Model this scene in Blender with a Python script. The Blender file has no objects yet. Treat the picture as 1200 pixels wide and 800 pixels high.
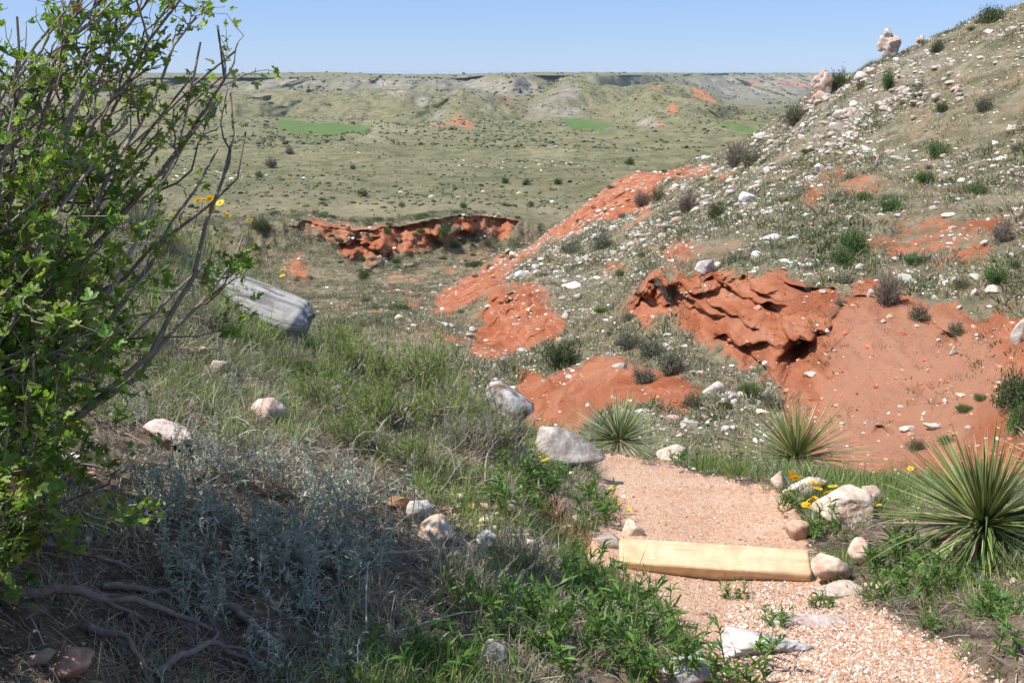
import bpy, math, random
import numpy as np
from mathutils import Vector, Matrix
RNG = np.random.default_rng(7)
random.seed(7)
COL = bpy.context.scene.collection
# ---------------------------------------------------------------- camera geometry (photo is 1200x800)
CZ = 1.6
PITCH = math.atan(0.26)
FOC = 1200.0
CP, SP = math.cos(PITCH), math.sin(PITCH)

def ray(px, py):
    """horizontal azimuth (0 = +Y, positive to +X) and slope (drop per metre) of a line of sight"""
    px = np.asarray(px, float); py = np.asarray(py, float)
    r, d = (px-600.0)/FOC, (py-400.0)/FOC
    f = CP - d*SP; dn = SP + d*CP
    return np.arctan2(r, f), dn/np.sqrt(f*f+r*r)

def project(P):
    x, y, z = P[..., 0], P[..., 1], P[..., 2]-CZ
    dep = y*CP - z*SP
    up = y*SP + z*CP
    dep = np.where(dep > 1e-3, dep, 1e-3)
    return 600+FOC*x/dep, 400-FOC*up/dep, dep

# ---------------------------------------------------------------- noise
def _hash(ix, iy, iz, seed):
    h = (ix.astype(np.int64)*374761393 + iy.astype(np.int64)*668265263 + iz.astype(np.int64)*2147483647 + seed*1274126177) & 0xFFFFFFFF
    h = ((h ^ (h >> 13))*1274126177) & 0xFFFFFFFF
    h = h ^ (h >> 16)
    return (h & 0xFFFFFF)/float(0xFFFFFF)

def vnoise(x, y, z=None, seed=0):
    if z is None: z = np.zeros_like(x)
    ix, iy, iz = np.floor(x), np.floor(y), np.floor(z)
    fx, fy, fz = x-ix, y-iy, z-iz
    u, v, w = [t*t*t*(t*(t*6-15)+10) for t in (fx, fy, fz)]
    def c(a, b, d): return _hash(ix+a, iy+b, iz+d, seed)
    x0 = c(0,0,0)*(1-u)+c(1,0,0)*u; x1 = c(0,1,0)*(1-u)+c(1,1,0)*u
    a = x0*(1-v)+x1*v
    if not np.any(z): return a*2-1
    x0 = c(0,0,1)*(1-u)+c(1,0,1)*u; x1 = c(0,1,1)*(1-u)+c(1,1,1)*u
    b = x0*(1-v)+x1*v
    return (a*(1-w)+b*w)*2-1

def fbm(x, y, z=None, octs=4, seed=0, gain=0.5, ridged=False):
    s = 0; a = 1.0; tot = 0
    ca, sa = math.cos(0.6), math.sin(0.6)
    for o in range(octs):
        n = vnoise(x, y, z, seed+o*17)
        if ridged: n = 1-2*np.abs(n)
        s = s+a*n; tot += a; a *= gain
        x, y = (x*ca-y*sa)*2.03+3.1, (x*sa+y*ca)*2.03+7.7
        if z is not None: z = z*2.03+1.3
    return s/tot

def sstep(a, b, x):
    t = np.clip((x-a)/(b-a), 0, 1)
    return t*t*(3-2*t)

def in_poly(px, py, poly):
    c = np.zeros(px.shape, bool)
    n = len(poly); j = n-1
    for i in range(n):
        xi, yi = poly[i]; xj, yj = poly[j]
        if yi != yj:
            c ^= ((yi > py) != (yj > py)) & (px < (xj-xi)*(py-yi)/(yj-yi)+xi)
        j = i
    return c

# ---------------------------------------------------------------- mesh building
def mesh_np(name, V, faces, col=None, mats=(), smooth=False, attrs=None, midx=None):
    """V (n,3); faces: list of int arrays (m,k); col: per-vertex colour (n,3)"""
    V = np.ascontiguousarray(V, dtype=np.float32)
    faces = [f for f in faces if len(f)]
    me = bpy.data.meshes.new(name)
    me.vertices.add(len(V)); me.vertices.foreach_set('co', V.ravel())
    loops = np.concatenate([f.ravel() for f in faces]).astype(np.int32)
    sizes = np.concatenate([np.full(len(f), f.shape[1]) for f in faces]).astype(np.int32)
    starts = np.concatenate([[0], np.cumsum(sizes)[:-1]]).astype(np.int32)
    me.loops.add(len(loops)); me.loops.foreach_set('vertex_index', loops)
    me.polygons.add(len(sizes)); me.polygons.foreach_set('loop_start', starts)
    if smooth: me.polygons.foreach_set('use_smooth', np.ones(len(sizes), bool))
    else: me.polygons.foreach_set('use_smooth', np.zeros(len(sizes), bool))
    for m in mats: me.materials.append(m)
    if midx is not None: me.polygons.foreach_set('material_index', midx.astype(np.int32))
    me.update(calc_edges=True)
    if col is not None:
        a = me.color_attributes.new('col', 'FLOAT_COLOR', 'POINT')
        c4 = np.ones((len(V), 4), np.float32); c4[:, :3] = col
        a.data.foreach_set('color', c4.ravel())
    for k, v in (attrs or {}).items():
        a = me.attributes.new(k, 'FLOAT', 'POINT')
        a.data.foreach_set('value', v.astype(np.float32).ravel())
    return me

class Acc:
    def __init__(s): s.V = []; s.C = []; s.F = {}; s.n = 0
    def add(s, V, Fs, C):
        V = np.asarray(V, float).reshape(-1, 3)
        C = np.broadcast_to(np.asarray(C, float), V.shape) if np.ndim(C) < 2 or len(C) != len(V) else np.asarray(C, float)
        for f in Fs:
            f = np.asarray(f, int)
            if len(f): s.F.setdefault(f.shape[1], []).append(f+s.n)
        s.V.append(V); s.C.append(C); s.n += len(V)
    def mesh(s, name, mat, smooth=False):
        return mesh_np(name, np.concatenate(s.V), [np.concatenate(v) for v in s.F.values()], np.concatenate(s.C), (mat,), smooth)

def link(name, me, parent=None, loc=None, label=None, cat=None, group=None, kind=None):
    o = bpy.data.objects.new(name, me); COL.objects.link(o)
    if loc is not None: o.location = loc
    if parent is not None: o.parent = parent
    for k, v in (('label', label), ('category', cat), ('group', group), ('kind', kind)):
        if v: o[k] = v
    return o

def thing(name, loc, label, cat, group=None, rz=0.0, scale=1.0, rot=None):
    o = bpy.data.objects.new(name, None); COL.objects.link(o)
    o.empty_display_size = 0.1
    o.location = loc; o.rotation_euler = rot if rot is not None else (0, 0, rz)
    o.scale = (scale,)*3 if np.ndim(scale) == 0 else scale
    o['label'] = label; o['category'] = cat
    if group: o['group'] = group
    return o

# ---------------------------------------------------------------- materials
def new_mat(name):
    m = bpy.data.materials.new(name); m.use_nodes = True
    nt = m.node_tree; nt.nodes.clear()
    return m, nt, nt.nodes.new, nt.links.new

def mat_leaf(name, transl=0.35, rough=0.55, spec=0.3, boost=1.0):
    m, nt, N, L = new_mat(name)
    out = N('ShaderNodeOutputMaterial'); at = N('ShaderNodeAttribute'); at.attribute_name = 'col'
    p = N('ShaderNodeBsdfPrincipled'); p.inputs['Roughness'].default_value = rough
    p.inputs['Specular IOR Level'].default_value = spec
    tr = N('ShaderNodeBsdfTranslucent'); mx = N('ShaderNodeMixShader'); mx.inputs[0].default_value = transl
    hs = N('ShaderNodeHueSaturation'); hs.inputs['Value'].default_value = 1.5; hs.inputs['Saturation'].default_value = 1.1
    L(at.outputs['Color'], p.inputs['Base Color']); L(at.outputs['Color'], hs.inputs['Color']); L(hs.outputs[0], tr.inputs[0])
    L(p.outputs[0], mx.inputs[1]); L(tr.outputs[0], mx.inputs[2]); L(mx.outputs[0], out.inputs[0])
    return m

def mat_rock(name, scale=1.0, bump=0.5, dark=(0.10, 0.08, 0.07), amount=0.45, rough=0.9):
    """base colour from 'col', mottled with darker lichen and stain patches"""
    m, nt, N, L = new_mat(name)
    out = N('ShaderNodeOutputMaterial'); p = N('ShaderNodeBsdfPrincipled'); p.inputs['Roughness'].default_value = rough
    p.inputs['Specular IOR Level'].default_value = 0.2
    at = N('ShaderNodeAttribute'); at.attribute_name = 'col'
    tc = N('ShaderNodeTexCoord')
    n1 = N('ShaderNodeTexNoise'); n1.inputs['Scale'].default_value = 7*scale; n1.inputs['Detail'].default_value = 9; n1.inputs['Roughness'].default_value = 0.68
    n2 = N('ShaderNodeTexNoise'); n2.inputs['Scale'].default_value = 30*scale; n2.inputs['Detail'].default_value = 7; n2.inputs['Roughness'].default_value = 0.7
    r1 = N('ShaderNodeValToRGB'); r1.color_ramp.elements[0].position = 0.50; r1.color_ramp.elements[1].position = 0.66
    r1.color_ramp.elements[1].color = (amount,)*3+(1,)
    mx = N('ShaderNodeMix'); mx.data_type = 'RGBA'; mx.inputs['B'].default_value = (*dark, 1)
    mm = N('ShaderNodeMapRange'); mm.inputs['To Min'].default_value = 0.6; mm.inputs['To Max'].default_value = 1.3; mm.inputs['From Min'].default_value = 0.3; mm.inputs['From Max'].default_value = 0.7
    mu = N('ShaderNodeVectorMath'); mu.operation = 'SCALE'
    bp = N('ShaderNodeBump'); bp.inputs['Strength'].default_value = bump; bp.inputs['Distance'].default_value = 0.02/scale
    for n in (n1, n2): L(tc.outputs['Object'], n.inputs['Vector'])
    L(n1.outputs['Fac'], r1.inputs[0]); L(r1.outputs[0], mx.inputs['Factor']); L(at.outputs['Color'], mx.inputs['A'])
    L(n2.outputs['Fac'], mm.inputs['Value']); L(mx.outputs['Result'], mu.inputs[0]); L(mm.outputs[0], mu.inputs['Scale'])
    L(mu.outputs[0], p.inputs['Base Color'])
    ad = N('ShaderNodeMath'); ad.operation = 'ADD'
    L(n1.outputs['Fac'], ad.inputs[0]); L(n2.outputs['Fac'], ad.inputs[1]); L(ad.outputs[0], bp.inputs['Height'])
    L(bp.outputs[0], p.inputs['Normal']); L(p.outputs[0], out.inputs[0])
    return m

def mat_simple(name, rough=0.85, transl=0.0):
    m, nt, N, L = new_mat(name)
    out = N('ShaderNodeOutputMaterial'); p = N('ShaderNodeBsdfPrincipled'); p.inputs['Roughness'].default_value = rough
    p.inputs['Specular IOR Level'].default_value = 0.25
    at = N('ShaderNodeAttribute'); at.attribute_name = 'col'
    tc = N('ShaderNodeTexCoord'); n = N('ShaderNodeTexNoise'); n.inputs['Scale'].default_value = 60; n.inputs['Detail'].default_value = 4
    mm = N('ShaderNodeMapRange'); mm.inputs['To Min'].default_value = 0.75; mm.inputs['To Max'].default_value = 1.25; mm.inputs['From Min'].default_value = 0.3; mm.inputs['From Max'].default_value = 0.7
    mu = N('ShaderNodeVectorMath'); mu.operation = 'SCALE'
    L(tc.outputs['Object'], n.inputs['Vector']); L(n.outputs['Fac'], mm.inputs['Value']); L(at.outputs['Color'], mu.inputs[0]); L(mm.outputs[0], mu.inputs['Scale'])
    L(mu.outputs[0], p.inputs['Base Color']); L(p.outputs[0], out.inputs[0])
    return m

M_LEAF = mat_leaf('leaf_soft', 0.42, 0.45, 0.35)
M_GRASS = mat_leaf('grass_blade', 0.3, 0.6, 0.25)
M_SAGE = mat_leaf('sage_leaf', 0.2, 0.75, 0.15)
M_YUCCA = mat_leaf('yucca_blade', 0.12, 0.42, 0.4)
M_FAR = mat_leaf('hill_foliage', 0.2, 0.8, 0.1)
M_ROCK = mat_rock('weathered_rock', 1.2, 0.6)
M_HILLROCK = mat_rock('hillside_rock', 0.25, 0.5, amount=0.3)
M_PEB = mat_simple('pebble', 0.85)
M_BARK = mat_simple('bark', 0.9)
M_PETAL = mat_leaf('petal', 0.25, 0.5, 0.2)
HAZE = 0.000045
# ---------------------------------------------------------------- terrain: one lofted sheet
# every feature line is a list of (px, py, distance) on the ground; py None -> height given as 4th entry
KN = [
 # 0 under the camera
 dict(z=[(0, 0.30, 0.0)]),
 # 1 nearest ground in view
 dict(p=[(-300,800,1.75),(0,800,1.9),(300,800,2.1),(600,800,2.3),(800,800,2.45),(1000,800,2.5),(1200,800,2.6),(1500,800,2.6)], n=50),
 # 2 mid bank / timber line
 dict(p=[(-300,600,2.5),(0,600,2.6),(300,600,2.9),(500,620,3.1),(630,640,3.3),(700,650,3.6),(840,655,3.8),(950,655,3.85),(1100,655,3.9),(1200,650,3.7),(1500,620,3.4)], n=70),
 # 3
 dict(p=[(-300,440,3.6),(0,450,3.6),(200,440,4.0),(400,480,4.2),(520,510,4.4),(590,530,4.6),(650,560,4.9),(720,562,5.1),(840,570,5.0),(950,575,4.9),(1100,590,4.8),(1200,600,4.6),(1500,560,4.4)], n=70),
 # 4 crest of near ground
 dict(p=[(-300,230,5.6),(0,250,5.6),(110,238,5.8),(200,270,5.8),(300,340,5.6),(365,392,5.6),(450,430,5.6),(530,450,5.7),(590,485,5.8),(650,525,6.1),(720,526,6.5),(800,535,6.5),(900,547,6.3),(1000,562,6.0),(1100,568,5.8),(1200,575,5.6),(1500,540,5.2)], n=60),
 # 5 steep drop
 dict(z=[(-180,9,-0.9),(-35,9,-0.9),(-10,9,-1.6),(0,9.2,-2.2),(10,9.2,-2.4),(25,8.6,-2.2),(40,8,-1.6),(180,8,-1.0)], n=14),
 # 6 gully floor / toe of opposite slope
 dict(p=[(0,310,85),(200,320,78),(365,370,62),(450,385,48),(520,400,42),(600,500,30),(650,518,26),(720,530,23),(800,545,21),(900,570,19),(1000,592,17),(1100,600,16),(1200,600,15),(1500,560,14)], n=26),
 # 7 low red slope
 dict(p=[(0,306,92),(200,316,84),(365,358,72),(450,366,58),(520,382,50),(600,425,38),(650,442,34),(720,435,31),(800,452,28.5),(850,475,26.5),(900,505,23.8),(950,530,22),(1000,545,20.5),(1100,545,20),(1200,520,19.5),(1500,480,18)], n=60),
 # 8 foot of the red cliff
 dict(p=[(0,302,98),(200,312,90),(365,350,80),(450,356,66),(520,370,58),(600,402,44),(650,405,41),(720,398,38),(760,392,36.5),(800,392,34.5),(850,432,30.8),(900,465,27.6),(950,486,25.8),(1000,495,24.5),(1100,485,24),(1200,450,23.5),(1500,400,22)], n=60),
 # 9 top of the red cliff
 dict(p=[(0,298,104),(200,308,96),(365,344,88),(450,350,72),(520,356,66),(570,348,58),(600,346,54),(650,358,50),(720,366,44.5),(760,334,40.5),(800,316,37.5),(850,316,35.5),(900,324,33.5),(950,342,32.5),(1000,342,32),(1100,345,31),(1200,335,30.5),(1500,280,29)], n=130),
 # 10 mid hill
 dict(p=[(0,296,110),(200,305,104),(365,338,95),(450,345,80),(520,344,77),(600,326,74),(650,303,71),(720,285,66),(800,250,60),(900,210,56),(1000,195,52),(1100,180,50),(1200,165,48),(1500,80,45)], n=110),
 # 11 ridge
 dict(p=[(0,292,116),(200,300,110),(365,330,100),(450,337,90),(520,334,86),(560,325,91),(600,303,95),(640,276,100),(680,242,105),(715,214,109),(740,203,112),(780,200,108),(830,183,104),(870,165,98),(910,138,92),(945,112,86),(960,103,84),(985,97,82),(1020,74,78),(1045,66,76),(1080,46,74),(1150,17,72),(1200,4,72),(1300,-40,72),(1500,-60,72)], n=90),
 # 12 behind the ridge
 dict(f=lambda az, r, z: (r*1.10, z-0.02*r-4.0*sstep(math.radians(2), math.radians(12), az)), n=8),
 # 13 foot of the cut bank
 dict(p=[(0,290,124),(250,315,116),(330,300,116),(380,306,115),(430,324,112),(470,306,119),(500,298,121),(540,298,124),(600,294,128),(640,285,132),(700,262,145),(800,256,150),(1200,256,155),(1500,256,155)], n=24),
 # 14 lip of the cut bank
 dict(p=[(0,272,128),(250,268,121),(330,262,121),(360,258,121.5),(400,268,122),(430,268,121),(470,266,123),(500,258,125),(540,252,128),(600,257,132.5),(640,262,136.5),(700,258,147),(800,252,155),(1200,252,160),(1500,252,160)], n=36),
 # 15 valley
 dict(p=[(0,238,165),(300,238,165),(500,234,170),(700,232,175),(900,230,180),(1500,230,180)], n=30),
 dict(p=[(0,203,265),(300,205,260),(500,200,265),(700,200,270),(900,200,270),(1500,200,270)], n=45),
 dict(p=[(0,178,400),(300,178,410),(450,174,430),(600,178,400),(700,174,420),(800,178,400),(900,175,400),(1500,175,400)], n=45),
 dict(p=[(0,152,620),(200,154,620),(300,158,600),(380,158,620),(430,157,630),(520,162,560),(600,158,590),(700,157,600),(760,166,500),(850,168,500),(950,165,500),(1500,165,500)], n=45),
 # 19 meadow far edge / foot of near hills
 dict(p=[(0,146,700),(200,146,700),(270,145,730),(320,139,840),(430,140,840),(500,152,650),(560,154,650),(620,152,690),(660,140,850),(720,142,830),(760,158,580),(850,158,580),(950,158,580),(1500,158,580)], n=30),
 # 20 tops of near hills
 dict(p=[(0,112,1150),(200,114,1150),(300,106,1250),(380,104,1250),(450,105,1200),(530,103,1050),(570,108,1100),(600,119,1150),(620,119,1200),(642,106,1250),(662,91,1250),(700,91,1280),(770,88,1300),(800,95,1250),(850,116,1000),(900,122,900),(1000,125,900),(1500,125,900)], n=90),
 dict(f=lambda az, r, z: (r*1.3, z-0.012*r), n=10),
 # 22 foot of rim
 dict(p=[(0,113,2100),(400,112,2100),(600,112,2100),(700,112,2200),(780,118,3200),(850,117,3700),(1000,117,3900),(1500,117,3900)], n=14),
 # 23 rim top
 dict(p=[(0,92,2350),(300,91,2350),(380,92,2400),(470,91,2420),(540,92,2400),(560,89,2350),(600,88.5,2350),(700,89,2450),(780,88,3900),(850,86.5,4450),(1000,86.5,4600),(1500,86.5,4600)], n=60),
 dict(p=[(0,86,3400),(400,85.5,3400),(480,88,3400),(560,87,3400),(640,85,3400),(760,85.5,5600),(850,85.8,6000),(1500,86,6000)], n=24),
 dict(z=[(0, 12000, 0)], n=12),
]
azd = np.radians(np.concatenate([np.arange(-180, -60, 6), np.arange(-60, -33, 1.0), np.linspace(-33, 33, 790), np.arange(34, 61, 1.0), np.arange(66, 181, 6)]))
NA = len(azd)
LZ = []
for i, k in enumerate(KN):
    if 'p' in k:
        a = np.array([q[:3] for q in k['p']], float)
        az, t = ray(a[:, 0], a[:, 1])
        r = a[:, 2]; z = CZ-r*t
        # behind and far to the sides the ground eases towards a calm continuation
        zb = z[[0, -1]]
        az = np.concatenate([[-math.pi], az, [math.pi]]); r = np.concatenate([[r[0]], r, [r[-1]]]);
        z = np.concatenate([[0.5*(zb[0]+zb[1])], z, [0.5*(zb[0]+zb[1])]])
        rr = np.exp(np.interp(azd, az, np.log(r))); zz = np.interp(azd, az, z)
    elif 'z' in k:
        a = np.array(k['z'], float)
        rr = np.interp(np.degrees(azd), a[:, 0], a[:, 1]); zz = np.interp(np.degrees(azd), a[:, 0], a[:, 2])
    else:
        rr, zz = k['f'](azd, LZ[-1][0], LZ[-1][1])
    if LZ: rr = np.maximum(rr, LZ[-1][0]*1.004)
    # light smoothing across columns (rounds the corners of the feature lines)
    w = 5 if i not in (11, 14) else 2
    ker = np.hanning(2*w+3)[1:-1]; ker /= ker.sum()
    sel = slice(w, NA-w)
    r2 = np.convolve(rr, ker, 'same'); z2 = np.convolve(zz, ker, 'same')
    rr[sel] = r2[sel]; zz[sel] = z2[sel]
    if i == 14: rr = rr+2.6*fbm(azd*70, azd*0, octs=4, seed=28)*(np.abs(azd) < 0.6)
    LZ.append((rr, zz))
KR = np.array([a for a, b in LZ]); KZ = np.array([b for a, b in LZ])     # (K, NA)
LR = np.log(KR)
# monotone cubic (Fritsch-Carlson) through the feature lines of each column
h = np.diff(LR, axis=0); dlt = np.diff(KZ, axis=0)/h
m = np.zeros_like(KZ)
m[0] = dlt[0]; m[-1] = dlt[-1]
same = dlt[:-1]*dlt[1:] > 0
w1 = 2*h[1:]+h[:-1]; w2 = h[1:]+2*h[:-1]
with np.errstate(divide='ignore', invalid='ignore'):
    hm = (w1+w2)/(w1/dlt[:-1]+w2/dlt[1:])
m[1:-1] = np.where(same, hm, 0)
rows_r, rows_z, rows_s = [KR[0]], [KZ[0]], [0.0]
for i in range(1, len(KN)):
    n = KN[i]['n']
    for j in range(1, n+1):
        t = j/n
        h00 = 2*t**3-3*t**2+1; h10 = t**3-2*t**2+t; h01 = -2*t**3+3*t**2; h11 = t**3-t**2
        z = h00*KZ[i-1]+h10*h[i-1]*m[i-1]+h01*KZ[i]+h11*h[i-1]*m[i]
        zl = KZ[i-1]*(1-t)+KZ[i]*t
        bl = 0.75
        rows_r.append(np.exp(LR[i-1]*(1-t)+LR[i]*t)); rows_z.append(z*bl+zl*(1-bl)); rows_s.append(i-1+t)
GR = np.array(rows_r); GZ = np.array(rows_z); GS = np.array(rows_s)[:, None]*np.ones((1, NA))
NR = len(GR)
AZ = azd[None, :]*np.ones((NR, 1))
X = GR*np.sin(AZ); Y = GR*np.cos(AZ)
PX, PY, _d = project(np.stack([X, Y, GZ], -1))
behind = np.abs(AZ) > math.radians(75)
PX[behind] = -9999
print('terrain', NR, NA)

# --- soil masks, laid on the ground where the photo shows them
scr = 1200.0/np.maximum(GR, 1)
def mask(polys, rmin, rmax, jit=6, soft=3):
    allp = np.array([q for p in polys for q in p], float)
    (x0, y0), (x1, y1) = allp.min(0)-jit*2-soft*2, allp.max(0)+jit*2+soft*2
    ok = (GR > rmin) & (GR < rmax) & (PX > x0) & (PX < x1) & (PY > y0) & (PY < y1)
    m = np.zeros(PX.shape)
    if not ok.any(): return m
    qx, qy = PX[ok], PY[ok]
    jn = fbm(qx/28.0, qy/28.0, octs=4, seed=33)
    jm = fbm(qx/28.0+50, qy/28.0+90, octs=4, seed=35)
    x = qx+jn*jit; y = qy+jm*jit
    x += jit*0.5*fbm(qx/7.0, qy/7.0, octs=3, seed=37); y += jit*0.5*fbm(qx/7.0+9, qy/7.0+5, octs=3, seed=38)
    acc = np.zeros(qx.shape)
    for dx, dy in ((0,0),(soft,0),(-soft,0),(0,soft),(0,-soft),(soft*2,0),(-soft*2,0),(0,soft*2),(0,-soft*2)):
        mm = np.zeros(qx.shape, bool)
        for p in polys: mm |= in_poly(x+dx, y+dy, p)
        acc += mm/9.0
    m[ok] = acc
    return m
def fb(cond, *cs, **kw):
    out = np.zeros(GR.shape)
    if cond.any(): out[cond] = fbm(*[c[cond] for c in cs], **kw)
    return out

P_NOSE = [(735,201),(760,197),(790,198),(812,192),(835,186),(845,196),(822,206),(806,214),(775,226),(752,246),(722,262),(690,268),(655,284),(622,303),(600,318),(578,338),(560,352),(535,366),(505,372),(495,352),(520,335),(545,325),(590,305),(630,280),(655,262),(680,232),(715,212)]
P_HUMP = [(590,340),(628,343),(652,360),(668,382),(655,396),(630,402),(600,408),(570,422),(545,414),(548,392),(560,372),(575,352)]
P_LOW = [(605,432),(640,440),(668,436),(690,424),(715,412),(742,424),(775,445),(800,452),(820,470),(830,486),(800,492),(770,482),(735,478),(700,478),(690,500),(665,512),(610,512)]
P_CLIFF = [(728,382),(745,352),(760,332),(790,322),(822,306),(850,312),(880,326),(905,318),(935,330),(968,338),(1000,342),(1020,330),(1060,340),(1080,342),(1110,350),(1150,356),(1200,352),(1300,340),(1300,470),(1185,448),(1160,468),(1185,500),(1225,560),(1120,590),(1000,600),(950,560),(918,505),(905,462),(868,436),(845,415),(812,392),(775,388),(750,392)]
P_SM = [[(768,286),(790,279),(812,278),(836,286),(826,298),(806,312),(785,314),(758,310),(742,304)],
        [(930,240),(938,222),(955,208),(972,190),(985,196),(975,212),(968,232),(962,246),(945,248)],
        [(985,208),(1005,200),(1028,198),(1034,212),(1020,226),(995,232),(978,224)],
        [(1080,300),(1105,290),(1130,280),(1160,288),(1172,302),(1150,312),(1110,312),(1088,312)],
        [(700,300),(722,300),(736,318),(720,330),(700,322)],
        [(1140,268),(1170,262),(1190,270),(1160,280)],
        [(640,300),(665,296),(690,300),(668,312),(640,318)],
        [(980,350),(1030,344),(1080,352),(1060,362)], [(1172,40),(1200,44),(1200,60),(1180,56)]]
P_CUT = [(322,262),(345,266),(366,256),(400,262),(430,266),(462,267),(492,262),(505,256),(540,252),(575,255),(605,258),(606,264),(598,276),(580,280),(560,274),(548,284),(530,288),(512,284),(500,294),(478,296),(462,306),(446,314),(434,322),(420,318),(402,304),(390,290),(370,276),(340,268)]
P_SCAR = [[(330,296),(352,292),(366,312),(360,332),(340,336),(326,318)], [(570,112),(590,110),(604,121),(598,126),(580,118)], [(530,124),(548,128),(552,140),(560,152),(548,153),(536,146),(520,146),(505,148),(500,142),(516,138)]]
P_FARRED = [(760,90),(772,88),(778,96),(768,98)], [(742,108),(758,106),(764,112),(750,115)], [(790,103),(812,99),(832,104),(846,110),(832,114),(818,112),(800,108)], [(765,136),(780,134),(782,142),(764,142)], [(696,128),(704,126),(708,136),(700,138)], [(775,120),(790,118),(800,124),(785,128)], [(815,98),(812,92),(830,96)], [(880,132),(892,134),(888,140)]
P_RIMRED = [(870,96),(892,92),(900,96),(880,102)], [(905,96),(930,94),(950,100),(960,106),(935,104),(910,102)], [(590,113),(604,118),(602,128),(594,124)]
HILL = (GR > 12) & (GR < 140)
red = mask([P_NOSE, P_HUMP, P_LOW, P_CLIFF], 12, 126, 13, 7)
red = np.maximum(red, 0.72*mask(P_SM, 12, 126, 16, 8))
red = np.maximum(red, mask([P_CUT], 100, 140, 7, 3)*np.clip(0.66+0.8*fb(HILL, X/2.5, Y/2.5, GZ/1.5, octs=4, seed=9), 0, 1))
red = np.maximum(red, mask([P_SCAR[0]], 60, 140, 12, 6)*0.7)
red = np.maximum(red, mask(P_SCAR[1:], 300, 2000, 4, 2.5)*0.62)
red = np.maximum(red, mask(P_FARRED, 300, 2000, 4, 2.2)*0.66)
red = np.maximum(red, mask(P_RIMRED, 1500, 6000, 3, 1.0)*0.5)

rn = fb(HILL, X/7, Y/7, octs=5, seed=5)
red = np.maximum(red, sstep(0.30, 0.55, rn)*0.55*((GS > 6.0) & (GS < 11.2) & (AZ > math.radians(-1))))
stream = [(330,330),(365,345),(400,330),(440,330),(470,312),(500,302),(560,296),(600,290),(600,300),(540,318),(500,345),(480,372),(560,395),(560,420),(520,410),(470,385),(430,372),(365,370)]
red = np.maximum(red, mask([stream], 38, 128, 14, 4)*sstep(-0.2, 0.3, fb(HILL, X/3, Y/3, octs=4, seed=8))*0.55)

P_PATH = [(694,522),(742,522),(770,534),(800,545),(850,556),(905,566),(928,590),(945,630),(968,665),(1005,690),(1040,715),(1075,735),(1110,755),(1140,780),(1200,830),(1250,900),(1300,1300),(600,1300),(720,900),(775,820),(800,795),(815,765),(800,735),(765,708),(730,680),(700,662),(672,655),(668,640),(700,625),(712,600),(700,570)]
path = mask([P_PATH], 0.1, 7.2, 10, 7)
path[(GR < 1.6) & (np.abs(AZ) < 0.7)] = 0.9
P_BANKRED = [(600,560),(625,565),(655,590),(690,618),(700,640),(670,645),(640,625),(610,600)]
bankred = mask([P_BANKRED], 2.5, 6, 6, 3)
green = mask([[(326,138),(350,142),(380,145),(436,146),(430,157),(385,158),(345,156),(320,148)], [(655,134),(690,138),(716,146),(714,153),(680,153),(664,148)], [(840,142),(866,146),(890,152),(880,158),(850,150)]], 300, 900, 4, 1)
tanm = mask([[(985,355),(1080,352),(1160,380),(1185,440),(1120,520),(1010,560),(958,520),(962,450)]], 12, 60, 16, 10)
pale = mask([[(330,250),(400,256),(470,262),(500,254),(560,248),(640,256),(700,262),(620,246),(500,242),(400,244)], [(430,140),(450,138),(470,148),(440,158),(420,158)], [(560,184),(640,180),(700,180),(640,188)]], 100, 900, 7, 4)
rockm = mask([[(560,118),(540,90),(610,90),(640,108),(600,112)], [(612,135),(640,118),(662,92),(680,108),(690,130),(660,138)], [(250,92),(560,94),(560,104),(250,104)], [(800,90),(985,88),(985,114),(860,116)], [(740,138),(760,132),(780,140),(756,146)], [(500,130),(520,116),(528,120),(512,140)]], 600, 6000, 6, 2)
# the pale band of stony soil under the crest of the right hill
rockh = np.clip(mask([[(860,170),(900,130),(940,100),(985,95),(1040,60),(1100,45),(1130,60),(1090,95),(1040,110),(1020,140),(960,165),(900,200),(860,200)], [(700,250),(760,230),(820,205),(860,170),(900,190),(880,230),(800,262),(740,290),(640,350),(560,380),(600,350),(660,300)]], 40, 126, 16, 8), 0, 1)

# --- relief
def band(a0, a1, b0, b1): return sstep(a0, a1, GR)*(1-sstep(b0, b1, GR))
NEAR = GR < 16
dz = 0.02*fb(NEAR, X/0.5, Y/0.5, octs=5, seed=1)*(1-path*0.75)*(1-sstep(10, 16, GR))
dz += 0.06*fb(NEAR, X/1.2, Y/1.2, octs=3, seed=2)*(1-path*0.8)*sstep(1.5, 2.5, GR)*(1-sstep(10, 16, GR))
wh = band(12, 18, 118, 135)
dz += wh*(0.55*fb(wh > 0, X/7, Y/7, octs=5, seed=3)+0.12*fb(wh > 0, X/0.9, Y/0.9, octs=3, seed=4))
wv = band(130, 170, 700, 900)
dz += wv*(1.8*fb(wv > 0, X/50, Y/50, octs=6, seed=6)+1.2*fb(wv > 0, X/26, Y/26, octs=3, seed=12, ridged=True))
mead = 1-np.clip(green*1.0, 0, 1)
valw = sstep(16.2, 17.2, GS)*(1-sstep(18.2, 19.0, GS))*mead
dz += valw*7.0*fb(valw > 0, X/110, Y/110, octs=5, seed=16)
dz += sstep(23, 24, GS)*(1-sstep(24.0, 25, GS))*3*fb(GS > 23, X/300, Y/300, octs=3, seed=20)
hillw = sstep(18.9, 19.5, GS)*(1-sstep(20.8, 21.3, GS))
rimw = sstep(21.6, 22.3, GS)*(1-sstep(22.93, 23.02, GS))
dz += hillw*4*fb(hillw > 0, X/60, Y/60, octs=5, seed=15)-hillw*17*np.clip(fb(hillw > 0, X/150, Y/260, octs=5, seed=17, ridged=True)+0.1, 0, 1)+rimw*5*fb(rimw > 0, X/90, Y/90, octs=4, seed=19)
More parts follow.
